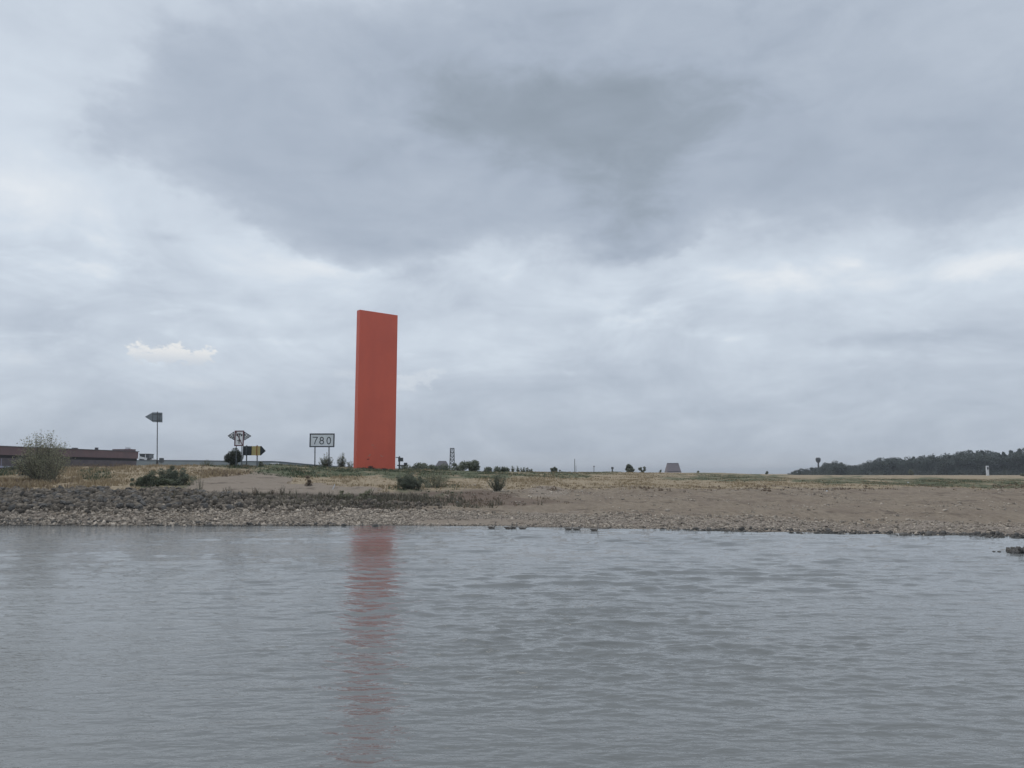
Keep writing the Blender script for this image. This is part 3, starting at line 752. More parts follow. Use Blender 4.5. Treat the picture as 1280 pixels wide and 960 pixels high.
def fan_bush(name, label, cat, loc, h, w, mat, stems=40, per=40, leaf=.08, group=None, twig='twig', lean=.9, low=.0):
    """many slender stems fanning from the ground, leafed along their length"""
    root = thing(name, label, cat, loc, 0, group); mb = MB(); pts = []
    for i in range(stems):
        a = rng.uniform(0, 2 * PI); rr = w * rng.uniform(0, 1) ** .6
        top = Vector((math.cos(a) * rr, math.sin(a) * rr * .8, h * rng.uniform(.6, 1.02) * (1 - .45 * (rr / w) ** 2)))
        b0 = Vector((math.cos(a) * rr * .12, math.sin(a) * rr * .12, -.1))
        mid = b0.lerp(top, .5) + Vector((math.cos(a), math.sin(a) * .8, 0)) * rr * .12
        mb.tube([b0, mid, top], [.03 * h / 4, .02 * h / 4, .006], 4, False)
        tt = rng.uniform(low, 1, per)[:, None]
        q = (1 - tt) ** 2 * np.array(b0) + 2 * tt * (1 - tt) * np.array(mid * 1.0) + tt ** 2 * np.array(top)
        pts.append(q + rng.normal(0, .035 * h, (per, 3)) * (.4 + tt))
    mb.build('stem', twig, root)
    leaves('foliage', np.concatenate(pts), leaf, mat, root)
    return root
def low_bush(name, label, cat, loc, h, w, mat, n=14, per=90, leaf=.09, d=None, group=None):
    root = thing(name, label, cat, loc, 0, group)
    cl = [(v_[0] * w * .8, v_[1] * (d or w) * .7, min(abs(v_[2]) * h * .66 + h * .10, h * .85), h * rng.uniform(.10, .25)) for v_ in [rng.normal(0, .5, 3) for _ in range(int(n * 1.4))]]
    mb = MB()
    for c_ in cl[::2]: mb.tube([(c_[0] * .2, c_[1] * .2, -.1), (c_[0] * .7, c_[1] * .7, c_[2] * .6), c_[:3]], [.025, .018, .006], 4, False)
    mb.build('stem', 'twig', root)
    leaves('foliage', crown_points(cl, per, .6), leaf, mat, root)
    return root

fan_bush('willow_bush', 'tall loose grey-green willow bush on the bank before the brown hall', 'bush', gpt(51, 84), 5.6, 3.0, 'leaf_willow', 130, 85, .085)
fan_bush('willow_sucker', 'thin pale upright willow shoots at the foot of the tall willow bush', 'bush', gpt(64, 80.5), 3.4, 1.8, 'leaf_willow', 40, 40, .06)
low_bush('dark_shrub', 'very dark rounded shrub tucked left of the willow bush', 'bush', gpt(34, 97), 2.3, 1.25, 'leaf_black', 20, 170, .09)
low_bush('grey_shrub', 'dull green shrub at the edge of the hall beside the willow', 'bush', gpt(20, 118), 1.8, 1.4, 'leaf_mid', 12, 110, .09)
low_bush('bramble_thicket', 'dark green bramble thicket sprawling above the riprap', 'bush', gpt(216, 79), 2.3, 2.0, 'leaf_dark', 44, 170, .07, d=1.1)
low_bush('bramble', 'lower grey-green bramble spreading left of the dark thicket', 'bush', gpt(190, 75.5), 1.5, 2.1, 'leaf_mid', 36, 150, .065, d=.9)
fan_bush('reed_clump', 'thin yellow-green reeds bending over at the edge of the sandy track', 'reeds', gpt(251, 73), 1.8, .55, 'leaf_willow', 14, 12, .05)
tree('round_bush', 'dense dark green rounded bush in front of the anchor sign', 'bush', gpt(292, 108), 2.35, 1.28, .4, 'leaf_black', 30, 190, .10, (.32, .55), z0=0.0)
low_bush('ivy_shrub', 'tiny dark shrub right of the yellow and black arrow board', 'bush', gpt(326, 112), .9, .45, 'leaf_dark', 8, 60, .07)
fan_bush('spiky_shrub', 'spiky low green shrub on the crest left of the round bush', 'bush', gpt(258, 111), 1.0, 1.2, 'leaf_mid', 30, 20, .06)
fan_bush('young_tree', 'young pale-leaved tree behind the right post of the number board', 'tree', gpt(407, 133), 2.6, 1.3, 'leaf_pale', 30, 60, .10, twig='bark', low=.15)
fan_bush('young_poplar', 'narrow young pale tree between number board and orange slab', 'tree', gpt(427, 133), 3.0, .85, 'leaf_pale', 26, 60, .09, twig='bark', low=.12)
fan_bush('sapling', 'small sparse sapling close against the left of the orange slab', 'tree', gpt(437.5, 131), 1.5, .7, 'leaf_pale', 14, 30, .08)
low_bush('tamarisk_bush', 'rounded dark green bush on the slope below the orange slab', 'bush', gpt(513, 86.5), 1.8, 1.9, 'leaf_dark', 52, 210, .055, d=1.2)
fan_bush('pale_bush', 'paler feathery shrub touching the right side of the dark rounded bush', 'bush', gpt(543, 89), 2.1, 1.8, 'leaf_willow', 44, 44, .06)
fan_bush('broom_bush', 'upright vase-shaped green bush alone on the tan slope', 'bush', gpt(622, 87), 2.2, 1.2, 'leaf_mid', 60, 56, .055)
low_bush('weed_clump', 'low olive weed clump on the bare strip left of the white stick', 'bush', gpt(430, 77.5), 1.0, .6, 'leaf_willow', 12, 90, .06)
low_bush('weed_clump', 'broad low olive weed clump below the orange slab', 'bush', gpt(458, 78), 1.1, .85, 'leaf_willow', 14, 90, .06)
low_bush('weed_clump', 'small brown-green weed clump on the bare strip below the number board', 'bush', gpt(386, 87), 1.1, .45, 'brown_weed', 10, 80, .06)
low_bush('slab_shrub', 'small dark shrub growing at the foot of the orange slab', 'bush', gpt(464, 121.5), .75, .55, 'leaf_black', 9, 80, .06)
low_bush('slab_shrub', 'flat dark green shrub at the foot of the slab near its right edge', 'bush', gpt(480, 119.5), .5, .6, 'leaf_black', 9, 80, .06)
for i, (pxx, Y, hh_) in enumerate(((285, 71.5, .9), (318, 72, 1.0), (303, 72.5, .6), (341, 74, .8), (352, 75.5, .9), (520, 79, .7))):
    fan_bush('tall_weed', ('dark weed stalks where the riprap meets the left edge of the sandy track', 'tall reddish weed on the rim in the middle of the sandy track', 'short dark weed between two taller ones on the rim of the sandy track', 'reddish weed at the right edge of the sandy track', 'dark weed stalks just right of the sandy track', 'short reddish weed on the rim below the dark rounded bush')[i], 'weed', gpt(pxx, Y), hh_, .45, ('weed', 'brown_weed')[i % 2], 14, 14, .045, group='tall weeds along the top of the riprap')

# trees on the far side of the crest (right of the slab)
def far_bush(pxx, top, bot_px, w_px, Y, mat, label, name='far_bush', n=14, per=70, trunk=.1):
    base = gpt(pxx, Y); zt = W(pxx, top, Y).z; s_ = Y / FOC
    return tree(name, label, 'tree' if 'tree' in name else 'bush', base, zt - base.z, w_px * s_, max(.1, trunk * (zt - base.z)), mat, n, per, s_ * 1.1, (w_px * s_ * .22, w_px * s_ * .42), z0=.0)
far_bush(529, 578.3, 587, 15, 190, 'leaf_dark', 'long low dark green hedge bush right of the slab', n=26)
far_bush(538, 581, 587, 9, 186, 'leaf_mid', 'lighter green bush between the hedge bush and the hipped roof')
far_bush(511, 580.5, 587, 11, 190, 'leaf_dark', 'low bush at the foot of the crossarm mast')
far_bush(551, 580.8, 587, 12, 185, 'leaf_mid', 'grey-green bush in front of the hipped roof')
far_bush(571, 579, 587, 10, 190, 'leaf_dark', 'green bush at the foot of the lattice tower')
far_bush(588, 572.5, 588, 14.5, 180, 'leaf_mid', 'broad rounded light green tree right of the lattice tower', 'far_tree', 22, 110, .25)
far_bush(615, 583.2, 588, 11, 190, 'leaf_dark', 'low dark hedge right of the rounded tree')
far_bush(629, 583.6, 588.5, 9, 190, 'leaf_dark', 'second low dark hedge at the edge of the bare saplings')
for i, (pxx, top, w_) in enumerate(((641, 581.5, 3), (647, 580.5, 3), (654, 582, 5), (659, 583, 4), (664, 585, 3))):
    Y = 185; base = gpt(pxx, Y); zt = W(pxx, top, Y).z
    fan_bush('bare_sapling', ('first thin bare sapling on the skyline, right beside the low hedge', 'tallest thin bare sapling of the skyline row', 'bushy sapling in the middle of the skyline row', 'spindly half-leafed sapling right of the bushy one on the skyline', 'short last sapling at the right end of the skyline row')[i], 'tree', base, zt - base.z, w_ * Y / FOC, 'leaf_dark', 10, 22, .17, group='bare saplings on the crest', twig='bark')
far_bush(692, 583.5, 589, 5, 210, 'leaf_dark', 'small dark square-cut bush alone on the skyline', n=10)
far_bush(701, 587, 589, 2.4, 210, 'leaf_mid', 'tiny pale bush beside the dark skyline bush', n=5, per=40)
far_bush(787, 580.0, 589, 6.5, 260, 'leaf_dark', 'conical dark tree on the skyline with a bare branch stretching left', 'far_tree', 26, 90, .1)
far_bush(803, 582.0, 589, 5, 260, 'leaf_dark', 'small open-crowned tree on the skyline', 'far_tree', 8, 50, .4)
far_bush(826, 586.5, 590, 2, 250, 'leaf_dark', 'tiny dark bush left of the trapezoid roof', n=5, per=40)
far_bush(871.5, 586.2, 591, 2, 250, 'leaf_dark', 'tiny dark upright bush right of the trapezoid roof', n=5, per=40)
far_bush(958.5, 588.5, 592, 1.6, 230, 'leaf_dark', 'tiny dark tuft on the skyline before the forest', n=5, per=40)
far_bush(1139, 585.5, 594, 3.5, 320, 'leaf_pale', 'small pale tree standing in front of the dark forest', 'far_tree', 8, 60, .2)
far_bush(1278, 592, 596, 3, 230, 'leaf_pale', 'pale green bush at the frame edge before the forest', n=6, per=40)

# forest beyond the meadow
FY = 600.0
def forest_proto(kind):
    root = thing('forest_tree', 'dark broadleaf tree in the forest edge beyond the meadow', 'tree', (0, 0, 0), 0, 'trees of the forest edge')
    if kind == 3:
        cl = [(rng.normal(0, .12) * (1.1 - q), rng.normal(0, .12) * (1.1 - q), .12 + .85 * q, .22 * (1.1 - q) + .03) for q in np.linspace(0, 1, 18)]
    else:
        cl = ellipsoid_clumps(30, .36, .36, .12, .96, .10, .19) + [(rng.normal(0, .22), rng.normal(0, .22), rng.uniform(.05, .3), .16) for _ in range(8)]
    branchwork(cl, .45, .022, 3, .02).build('trunk', 'bark', root)
    leaves('crown', crown_points(cl, 70, .6), .038, 'leaf_forest', root)
    return root
fp = [forest_proto(q) for q in range(4)]; used = set()
def place_forest(pxx, top, Y, q):
    base = gpt(pxx, Y, -.4); h = W(pxx, top, Y).z - base.z
    o_ = fp[q] if q not in used else copy_tree(fp[q]); used.add(q)
    o_.location = base; w_ = h * rng.uniform(.85, 1.15) if h > 9 else h * 1.5
    o_.scale = (w_, w_, h); o_.rotation_euler = (0, 0, rng.uniform(0, 6.28))
TOPS = [(985, 592), (992, 589), (1004, 586.5), (1014, 584.5), (1023, 583.5), (1034, 578), (1045, 575), (1053, 577), (1060, 581), (1070, 581.5), (1080, 578), (1092, 573), (1106, 570.5), (1118, 570), (1130, 571), (1142, 570.5), (1155, 570),
        (1165, 567.5), (1178, 567), (1190, 564.5), (1205, 563.5), (1222, 562.5), (1240, 564), (1255, 565.5), (1266, 562.5), (1280, 560), (1300, 560), (1400, 560)]
tp = np.array(TOPS)
for row, (Y, step) in enumerate(((640, 8.5), (600, 8.0), (575, 7.5))):
    pxx = 986.0 + row * 2.5
    while pxx < 1372:
        top = float(np.interp(pxx, tp[:, 0], tp[:, 1])) + (row * 2.2 + abs(rng.normal(0, 1.0)) if row else rng.normal(0, .9))
        place_forest(pxx, min(top, 591.5), Y + rng.uniform(-8, 8), int(rng.choice([0, 1, 2, 0, 1, 2, 3])))
        pxx += step * rng.uniform(.75, 1.25) * (0.7 if pxx < 1080 else 1)
# undergrowth joins their feet
cl = [(gpt(pxx, 566), float(np.interp(pxx, tp[:, 0], tp[:, 1]))) for pxx in np.arange(990, 1372, 2.2)]
cl = [(c_.x, c_.y + rng.normal(0, 3), c_.z + 1.0, max(.8, min(3.2, (594 - top) * .18 + .6))) for c_, top in cl]
prop(leaves('forest_undergrowth', crown_points(cl, 60, .6), .45, 'leaf_forest', None), kind='stuff')

# ------------------------------------------------------------------ the orange steel slab
YT = 123.0
A = W(445.6, 585.2, YT); A.z = float(zground(A.x, A.y)) - .25
best = min((abs(proj(A.x + 7 * math.cos(f_), A.y + 7 * math.sin(f_), 4.8)[0] - 494.0), f_) for f_ in np.linspace(0, 1.2, 400))[1]
ztop = W(448.6, 387, YT).z
slab = thing('orange_slab', 'tall plain orange-red steel slab standing on the grassy crest', 'sculpture', A, best)
HT = ztop - A.z
MB().box((3.5, .5, HT / 2), (7.0, 1.0, HT)).build('slab_body', 'orange', slab, .02)
def sk(lpx, lpy):          # photo spot on the slab's face -> local (x, z)
    best_t = min(np.linspace(0, 7, 700), key=lambda t_: abs(proj(A.x + t_ * math.cos(best), A.y + t_ * math.sin(best), 5.5)[0] - lpx))
    Yp = A.y + best_t * math.sin(best)
    return float(best_t), W(lpx, lpy, Yp).z - A.z
def scrawl(cx, cy, s_, n, seed, mat, w=.035):
    r2 = random.Random(seed); x0, z0 = sk(cx, cy); mb = MB(); q = (x0, z0); pts = [q]
    for i in range(n):
        pts.append((x0 + r2.uniform(-s_, s_), z0 + r2.uniform(-s_ * .6, s_ * .6)))
    mb.ribbon(pts, w, -.006, .0); mb.build('graffiti', mat, slab)
scrawl(465.5, 556, .33, 7, 1, 'graffiti'); scrawl(461, 569.3, .42, 8, 2, 'graffiti', .05); scrawl(477.5, 569.8, .33, 6, 3, 'graffiti', .045); scrawl(468, 560, .25, 4, 5, 'graffiti')
scrawl(460, 574, .22, 7, 4, 'graffiti_dark', .06)

# ------------------------------------------------------------------ signs
def local(root, px, py):
    w_ = W(px, py, root.location.y); return (w_.x - root.location.x, w_.z - root.location.z)

# 1. arrow-shaped daymark on a pole
YS = 113.0
r0 = thing('arrow_daymark', 'plain grey arrow board pointing left on a tall single pole', 'sign', gpt(196.8, YS, -.15))
q = [local(r0, *c_) for c_ in ((203.0, 515.8), (203.0, 528.0), (191.5, 527.6), (181.2, 521.0), (191.0, 515.4))]
MB().prism(q[::-1], -.035, .035).build('arrow_panel', 'sign_grey', r0)
x0, zt = local(r0, 197.2, 514.7); s_ = YS / FOC
MB().tube([(0, -.10, 0), (x0, -.10, zt)], [.075, .065], 8).build('pole', 'steel', r0)
MB().tube([(0, -.10, 0), (.0, -.10, 1.0)], [.16, .15], 8).build('pole_foot', 'dark_steel', r0)
for pxx in (191.3, 200.2):
    xx, z_a = local(r0, pxx, 516.3); _, z_b = local(r0, pxx, 527.2)
    MB().box((xx, -.055, (z_a + z_b) / 2), (.06, .04, z_a - z_b)).build('stiffener', 'steel', r0)
for pyy in (518, 525.5):
    xa, zz = local(r0, 190.5, pyy); xb, _ = local(r0, 202.5, pyy)
    MB().box(((xa + xb) / 2, -.06, zz), (xb - xa, .05, .07)).build('bracket', 'steel', r0)

# 2. no-anchoring board with distance triangles
YS = 106.0; s_ = YS / FOC
r0 = thing('anchor_sign', 'white no-anchoring board with dark frame, flanked by two triangular number plates', 'sign', gpt(299, YS, -.15))
L = lambda px, py: local(r0, px, py)
(xa, zt), (xb, zb) = L(293.6, 538.2), L(304.6, 557.6)
MB().box(((xa + xb) / 2, 0, (zt + zb) / 2), (xb - xa, .05, zt - zb)).build('board', 'sign_white', r0)
fr = MB(); fw = .145
fr.box(((xa + xb) / 2, -.03, zt - fw / 2), (xb - xa, .05, fw)); fr.box(((xa + xb) / 2, -.03, zb + fw / 2), (xb - xa, .05, fw))
fr.box((xa + fw / 2, -.03, (zt + zb) / 2), (fw, .05, zt - zb - 2 * fw)); fr.box((xb - fw / 2, -.03, (zt + zb) / 2), (fw, .05, zt - zb - 2 * fw))
fr.build('frame', 'sign_red', r0)
MB().ribbon([(xa + .2, zt - .2), (xb - .2, zb + .2)], .10, -.040, -.026).build('red_diagonal', 'sign_red', r0)
cx = (xa + xb) / 2; cz = (zt + zb) / 2; an = MB()       # anchor, upside down
arc = [(cx + .34 * math.cos(t_), cz + .30 + .30 * math.sin(t_)) for t_ in np.linspace(R(170), R(10), 9)]
an.ribbon(arc, .13, -.032, -.026)
an.ribbon([(arc[0][0] - .05, arc[0][1] + .14), (arc[0][0] + .12, arc[0][1] - .04)], .12, -.0325, -.0265)
an.ribbon([(arc[-1][0] + .05, arc[-1][1] + .14), (arc[-1][0] - .12, arc[-1][1] - .04)], .12, -.0325, -.0265)
an.ribbon([(cx, cz + .58), (cx, cz - .42)], .13, -.033, -.027); an.ribbon([(cx - .24, cz - .32), (cx + .24, cz - .32)], .10, -.0335, -.0275)
an.ribbon([(cx + .12 * math.cos(t_), cz - .56 + .12 * math.sin(t_)) for t_ in np.linspace(0, 2 * PI, 9)], .06, -.0315, -.0255)
an.build('anchor_symbol', 'sign_black', r0)
GL = {'5': [(.8, 1), (.15, 1), (.1, .58), (.55, .64), (.9, .45), (.85, .12), (.5, 0), (.1, .1)],
      '0': [(.5 + .38 * math.cos(t_), .5 + .5 * math.sin(t_)) for t_ in np.linspace(0, 2 * PI, 13)],
      '7': [(.05, 1), (.95, 1), (.62, .52), (.42, 0)], '7b': [(.25, .5), (.85, .5)],
      '8': [(.5 + .34 * math.cos(t_), .76 + .24 * math.sin(t_)) for t_ in np.linspace(0, 2 * PI, 13)],
      '8b': [(.5 + .42 * math.cos(t_), .27 + .27 * math.sin(t_)) for t_ in np.linspace(0, 2 * PI, 13)]}
def glyph(root, ch, x, z, w_, h_, st, y0, mat='sign_black', parts=()):
    mb = MB()
    for c_ in (ch,) + tuple(parts): mb.ribbon([(x + a * w_, z + b_ * h_) for a, b_ in GL[c_]], st, y0 - .008, y0)
    return mb.build('digit', mat, root)
for tri, digs in ((((292.9, 539.2), (292.9, 550.4), (284.4, 544.9)), (286.9, 289.8)), (((305.3, 539.2), (314.4, 545.0), (305.3, 550.8)), (305.8, 308.9))):
    q = [L(*c_) for c_ in tri]
    pl = MB().prism(q, -.03, .03).build('triangle_plate', 'sign_white', r0)
    cxx = sum(a for a, _ in q) / 3; czz = sum(b_ for _, b_ in q) / 3
    MB().ribbon([(cxx + (a - cxx) * .86, czz + (b_ - czz) * .86) for a, b_ in q + q[:1]], .085, -.042, -.03).build('plate_border', 'sign_dark', pl)
    for ch, pxx in zip('50', digs):
        x_, z_ = L(pxx, 547.6); glyph(pl, ch, x_, z_, .26, .5, .075, -.03)
for pxx, pb in ((295.2, 297.0), (302.3, 303.6)):
    x_, z_ = L(pxx, 539); xg, _ = L(pxx - .2, 582)
    MB().tube([(xg, .09, -.2), (x_, .09, z_)], [.07, .065], 8).build('post', 'steel', r0)

# 3. yellow and black banded arrow board
YS = 109.0; s_ = YS / FOC
r0 = thing('banded_arrow_board', 'black and yellow banded arrow board pointing right on two posts', 'sign', gpt(316, YS, -.15))
L = lambda px, py: local(r0, px, py)
def band(a, b_, mat, name='band'):
    (x0, z0), (x1, z1) = L(a, 557.7), L(b_, 569.2)
    return MB().box(((x0 + x1) / 2, 0, (z0 + z1) / 2), (x1 - x0, .06, z0 - z1)).build(name, mat, r0)
band(303.8, 314.6, 'sign_black', 'black_band'); band(314.65, 325.2, 'sign_yellow', 'yellow_band')
q = [L(325.25, 557.7), L(327.0, 557.7), L(332.2, 563.7), L(326.2, 569.2), L(325.25, 569.2)]
MB().prism(q, -.03, .03).build('arrow_head', 'sign_black', r0)
for pxx, mt in ((308.1, 'steel'), (321.3, 'steel')):
    x_, z_ = L(pxx, 556.6); xg, _ = L(pxx - .1, 581)
    MB().tube([(xg, .11, -.3), (x_, .11, z_)], [.085, .08], 8).build('post', mt, r0)
    zt, zb = L(pxx, 557.0)[1], L(pxx, 569.6)[1]
    MB().box((x_, -.045, (zt + zb) / 2), (.15, .03, zt - zb)).build('clamp_rail', 'sign_orange' if pxx > 315 else 'steel', r0)

# 4. kilometre board 780
YS = 119.0
r0 = thing('kilometre_board', 'white board reading 780 in a dark frame on two posts', 'sign', gpt(402, YS, -.15))
L = lambda px, py: local(r0, px, py)
(xa, zt), (xb, zb) = L(387.3, 541.8), L(418.0, 559.0)
MB().box(((xa + xb) / 2, 0, (zt + zb) / 2), (xb - xa, .06, zt - zb)).build('board', 'sign_white', r0)
fr = MB(); fw = .17
fr.box(((xa + xb) / 2, -.03, zt - fw / 2), (xb - xa, .08, fw)); fr.box(((xa + xb) / 2, -.03, zb + fw / 2), (xb - xa, .08, fw))
fr.box((xa + fw / 2, -.03, (zt + zb) / 2), (fw, .08, zt - zb - 2 * fw)); fr.box((xb - fw / 2, -.03, (zt + zb) / 2), (fw, .08, zt - zb - 2 * fw))
fr.build('frame', 'sign_dark', r0)
for ch, pa, pb, extra in (('7', 390.6, 397.2, ()), ('8', 399.2, 405.2, ('8b',)), ('0', 407.9, 414.2, ())):
    x0, zb_ = L(pa, 555.0); x1, zt_ = L(pb, 546.6)
    glyph(r0, ch, x0, zb_, x1 - x0, zt_ - zb_, .125, -.03, 'sign_dark', extra)
for pxx in (393.6, 411.2):
    x_, z_ = L(pxx, 543); xg, _ = L(pxx - .1, 584)
    MB().tube([(xg, .10, -.4), (x_, .10, z_)], [.085, .08], 8).build('post', 'dark_steel', r0)

# 5. small signs and posts further along
def mini_post(name, label, px, top, Y, w=.09, mat='steel', cat='post'):
    b_ = gpt(px, Y, -.2); h = W(px, top, Y).z - b_.z
    r_ = thing(name, label, cat, b_)
    MB().tube([(0, 0, 0), (0, 0, h)], [w, w * .8], 6).build('pole', mat, r_)
    return r_, h
r_, h = mini_post('crossarm_mast', 'dark mast with stubby crossarms and boxes right of the slab', 499, 570.3, 190, .22, 'dark_steel', 'mast')
for zz, x0, x1, t_ in ((h - .8, -.3, .9, .9), (h - 2.2, -.5, 1.9, .28), (h - 1.9, 1.1, 1.9, .7), (h - .3, -.9, .2, .18)):
    MB().box(((x0 + x1) / 2, 0, zz), (x1 - x0, .3, t_)).build('crossarm', 'dark_steel', r_)
r_, h = mini_post('slim_mast', 'very thin pale mast on the skyline', 718.5, 573.5, 300, .16, 'steel', 'mast')
MB().tube([(.5, 0, 0), (.5, 0, h * .6)], [.08, .06], 5).build('stay', 'steel', r_)
r_, h = mini_post('sign_post', 'thin dark post with a small plate on the dry crest', 742.5, 582.3, 150, .06, 'dark_steel', 'sign')
MB().box((0, -.06, h - .1), (.26, .03, .2)).build('plate', 'dark_steel', r_)
r_, h = mini_post('marker_post', 'short grey marker post with a flat top on the crest', 765.5, 584.5, 170, .16, 'steel', 'post')
MB().box((0, 0, h - .1), (.5, .35, .45)).build('cap', 'steel', r_)
r_, h = mini_post('beacon_post', 'stubby grey-topped marker at the foot of the grey arrow pole', 201.5, 572.5, 122, .16, 'concrete', 'post')
MB().box((0, 0, h - .35), (.55, .4, .7)).build('cap', 'steel', r_)
# white marker column in front of the forest
YS = 300.0; b_ = gpt(1234.7, YS, -.2); h = W(1234.7, 582.3, YS).z - b_.z
r_ = thing('white_column', 'white square marker column with a dark panel, before the forest', 'column', b_)
MB().box((0, 0, h / 2), (.82, .66, h)).build('shaft', 'white', r_, .03)
MB().box((.0, -.34, h - .9), (.5, .05, .95)).build('dark_panel', 'sign_dark', r_)
# white stick stuck in the bare strip
b_ = gpt(416.5, 82); r_ = thing('white_stick', 'short leaning white stick on the bare strip below the slab', 'stick', b_)
MB().tube([(-.10, 0, -.05), (.02, 0, .2), (.16, 0, .55)], [.04, .05, .035], 6).build('stick', 'white', r_)
for (pxx, pyy, Y, lab) in ((1135, 604.6, 116, 'white scrap of litter on the grassy rim'), (1033.5, 614.0, 89, 'tiny white scrap of litter on the gravel slope'), (571.5, 631.3, 76, 'small white scrap on the dark weedy strip')):
    b_ = gpt(pxx, Y); o_ = MB().poly([(-.22, -.1, 0), (.2, -.12, .02), (.25, .1, .05), (-.18, .12, .03), (-.1, -.02, .18), (.12, .02, .2)],
                                    [(0, 1, 5, 4), (1, 2, 5), (2, 3, 4, 5), (3, 0, 4), (3, 2, 1, 0)]).build('litter_scrap', 'white')
    o_.location = b_ + Vector((0, 0, .02)); o_.scale = (.55, .55, .55); prop(o_, lab, 'litter')

# ------------------------------------------------------------------ brown hall on the left
P0 = W(-60, 585, 148); P1 = W(171.0, 585, 198); P0.z = P1.z = 0
dv = P1 - P0; LEN = dv.length; rz = math.atan2(dv.y, dv.x)
zg = 4.4
hall = thing('brown_hall', 'long low reddish-brown hall with a dark strip under its eaves', 'building', (P0.x, P0.y, zg), rz)
def zl(px, py):          # height of a photo row on the hall front above its base, at a photo column
    t_ = min(np.linspace(0, 1, 500), key=lambda t2: abs(proj(P0.x + dv.x * t2, P0.y + dv.y * t2, 8.0)[0] - px)); Y = P0.y + dv.y * t_
    return t_ * LEN, W(px, py, Y).z - zg
_, z_top = zl(0, 558.5); _, z_top2 = zl(168, 564.2); z_top = (z_top + z_top2) / 2
_, z_f = zl(60, 570.2); _, z_d = zl(60, 573.6)
DEP = 26.0
MB().box((LEN / 2, DEP / 2 + .6, z_top / 2 - .1), (LEN - .4, DEP, z_top - .2)).build('wall', 'hall_wall', hall)
MB().box((LEN / 2, .3, z_f - (z_f - z_d) / 2), (LEN - .1, .5, z_f - z_d)).build('eaves_shade_strip', 'hall_shade', hall)  # shade below the eaves, built as a dark-coloured strip
npan = 14
for i in range(npan):
    a = LEN / npan * i; MB().box((a + LEN / npan / 2, -.05 + (.012 if i % 2 else 0), (z_top + z_f) / 2), (LEN / npan - .015, .35, z_top - z_f)).build('cladding_panel', 'fascia', hall)
MB().box((LEN / 2, DEP / 2 - .1, z_top + .05), (LEN + .3, DEP + .6, .16)).build('roof', 'roofing', hall)
MB().box((LEN / 2, .25, z_d / 2), (LEN - .2, .3, z_d)).build('plinth_wall', 'hall_wall', hall)
t1, _ = zl(134, 564); _, zc = zl(134, 559.3)
MB().box((t1, 3, (z_top + zc) / 2), (.55, .55, zc - z_top)).build('chimney', 'roofing', hall)
t1, _ = zl(107, 562); MB().box((t1, 3, z_top + .3), (1.0, .8, .35)).build('roof_vent', 'roofing', hall)
t0, _ = zl(164.5, 564); _, zc = zl(168, 561.7)
MB().box(((t0 + LEN) / 2 - .1, 3, (z_top + zc) / 2 + .05), (LEN - t0, 5, zc - z_top)).build('roof_house', 'fascia', hall)
_, z2 = zl(170, 559.6); MB().box((LEN - .8, 2.2, (zc + z2) / 2 + .05), (1.0, .8, z2 - zc)).build('roof_unit', 'white', hall)

for pxx, Y, hh_, w_, lab in ((96, 126, 1.1, 1.6, 'brown scrub at the foot of the hall, next to the willow bush'), (118, 127, .9, 1.8, 'wide brown scrub at the hall foot, below the roof vent'), (140, 126, 1.0, 1.7, 'brown scrub at the hall foot, below the chimney'), (158, 124, .8, 1.4, 'low brown scrub at the right end of the hall foot')):
    fan_bush('dry_shrub', lab, 'weed', gpt(pxx, Y), hh_, w_, 'brown_weed', 26, 26, .07, group='scrub along the foot of the hall')
# barge wheelhouse showing above the wall
YB = 330.0; s_ = YB / FOC
bz = 3.0; r0 = thing('river_barge', 'barge wheelhouse with dark windows behind the wall, right of the hall', 'boat', (W(182, 575, YB).x, YB, bz))
L = lambda px, py: local(r0, px, py)
def quadp(pts, y0, y1, name, mat, par=r0): return MB().prism([L(*c_) for c_ in pts], y0, y1).build(name, mat, par)
quadp(((175.5, 570.4), (175.5, 586), (191.0, 586), (192.0, 573.8)), -1.5, 3.5, 'hull', 'white')
quadp(((176.2, 568.0), (176.2, 570.3), (188.0, 573.0), (188.0, 567.9)), -1.2, 3, 'wheelhouse', 'glass')
quadp(((175.8, 567.2), (175.8, 568.0), (188.4, 568.0), (188.4, 567.2)), -1.5, 3.3, 'wheelhouse_roof', 'dark_steel')
quadp(((183.2, 568.0), (183.2, 573.0), (184.0, 573.0), (184.0, 568.0)), -1.35, -1.21, 'window_post', 'white')
quadp(((186.0, 573.0), (186.0, 576.0), (191.8, 574.2), (191.6, 572.4)), -1.75, -1.52, 'hull_stripe', 'dark_steel')
quadp(((176.5, 573.6), (176.5, 575.6), (182.5, 575.6), (182.5, 574.2)), -1.7, -1.52, 'cabin_window', 'glass')

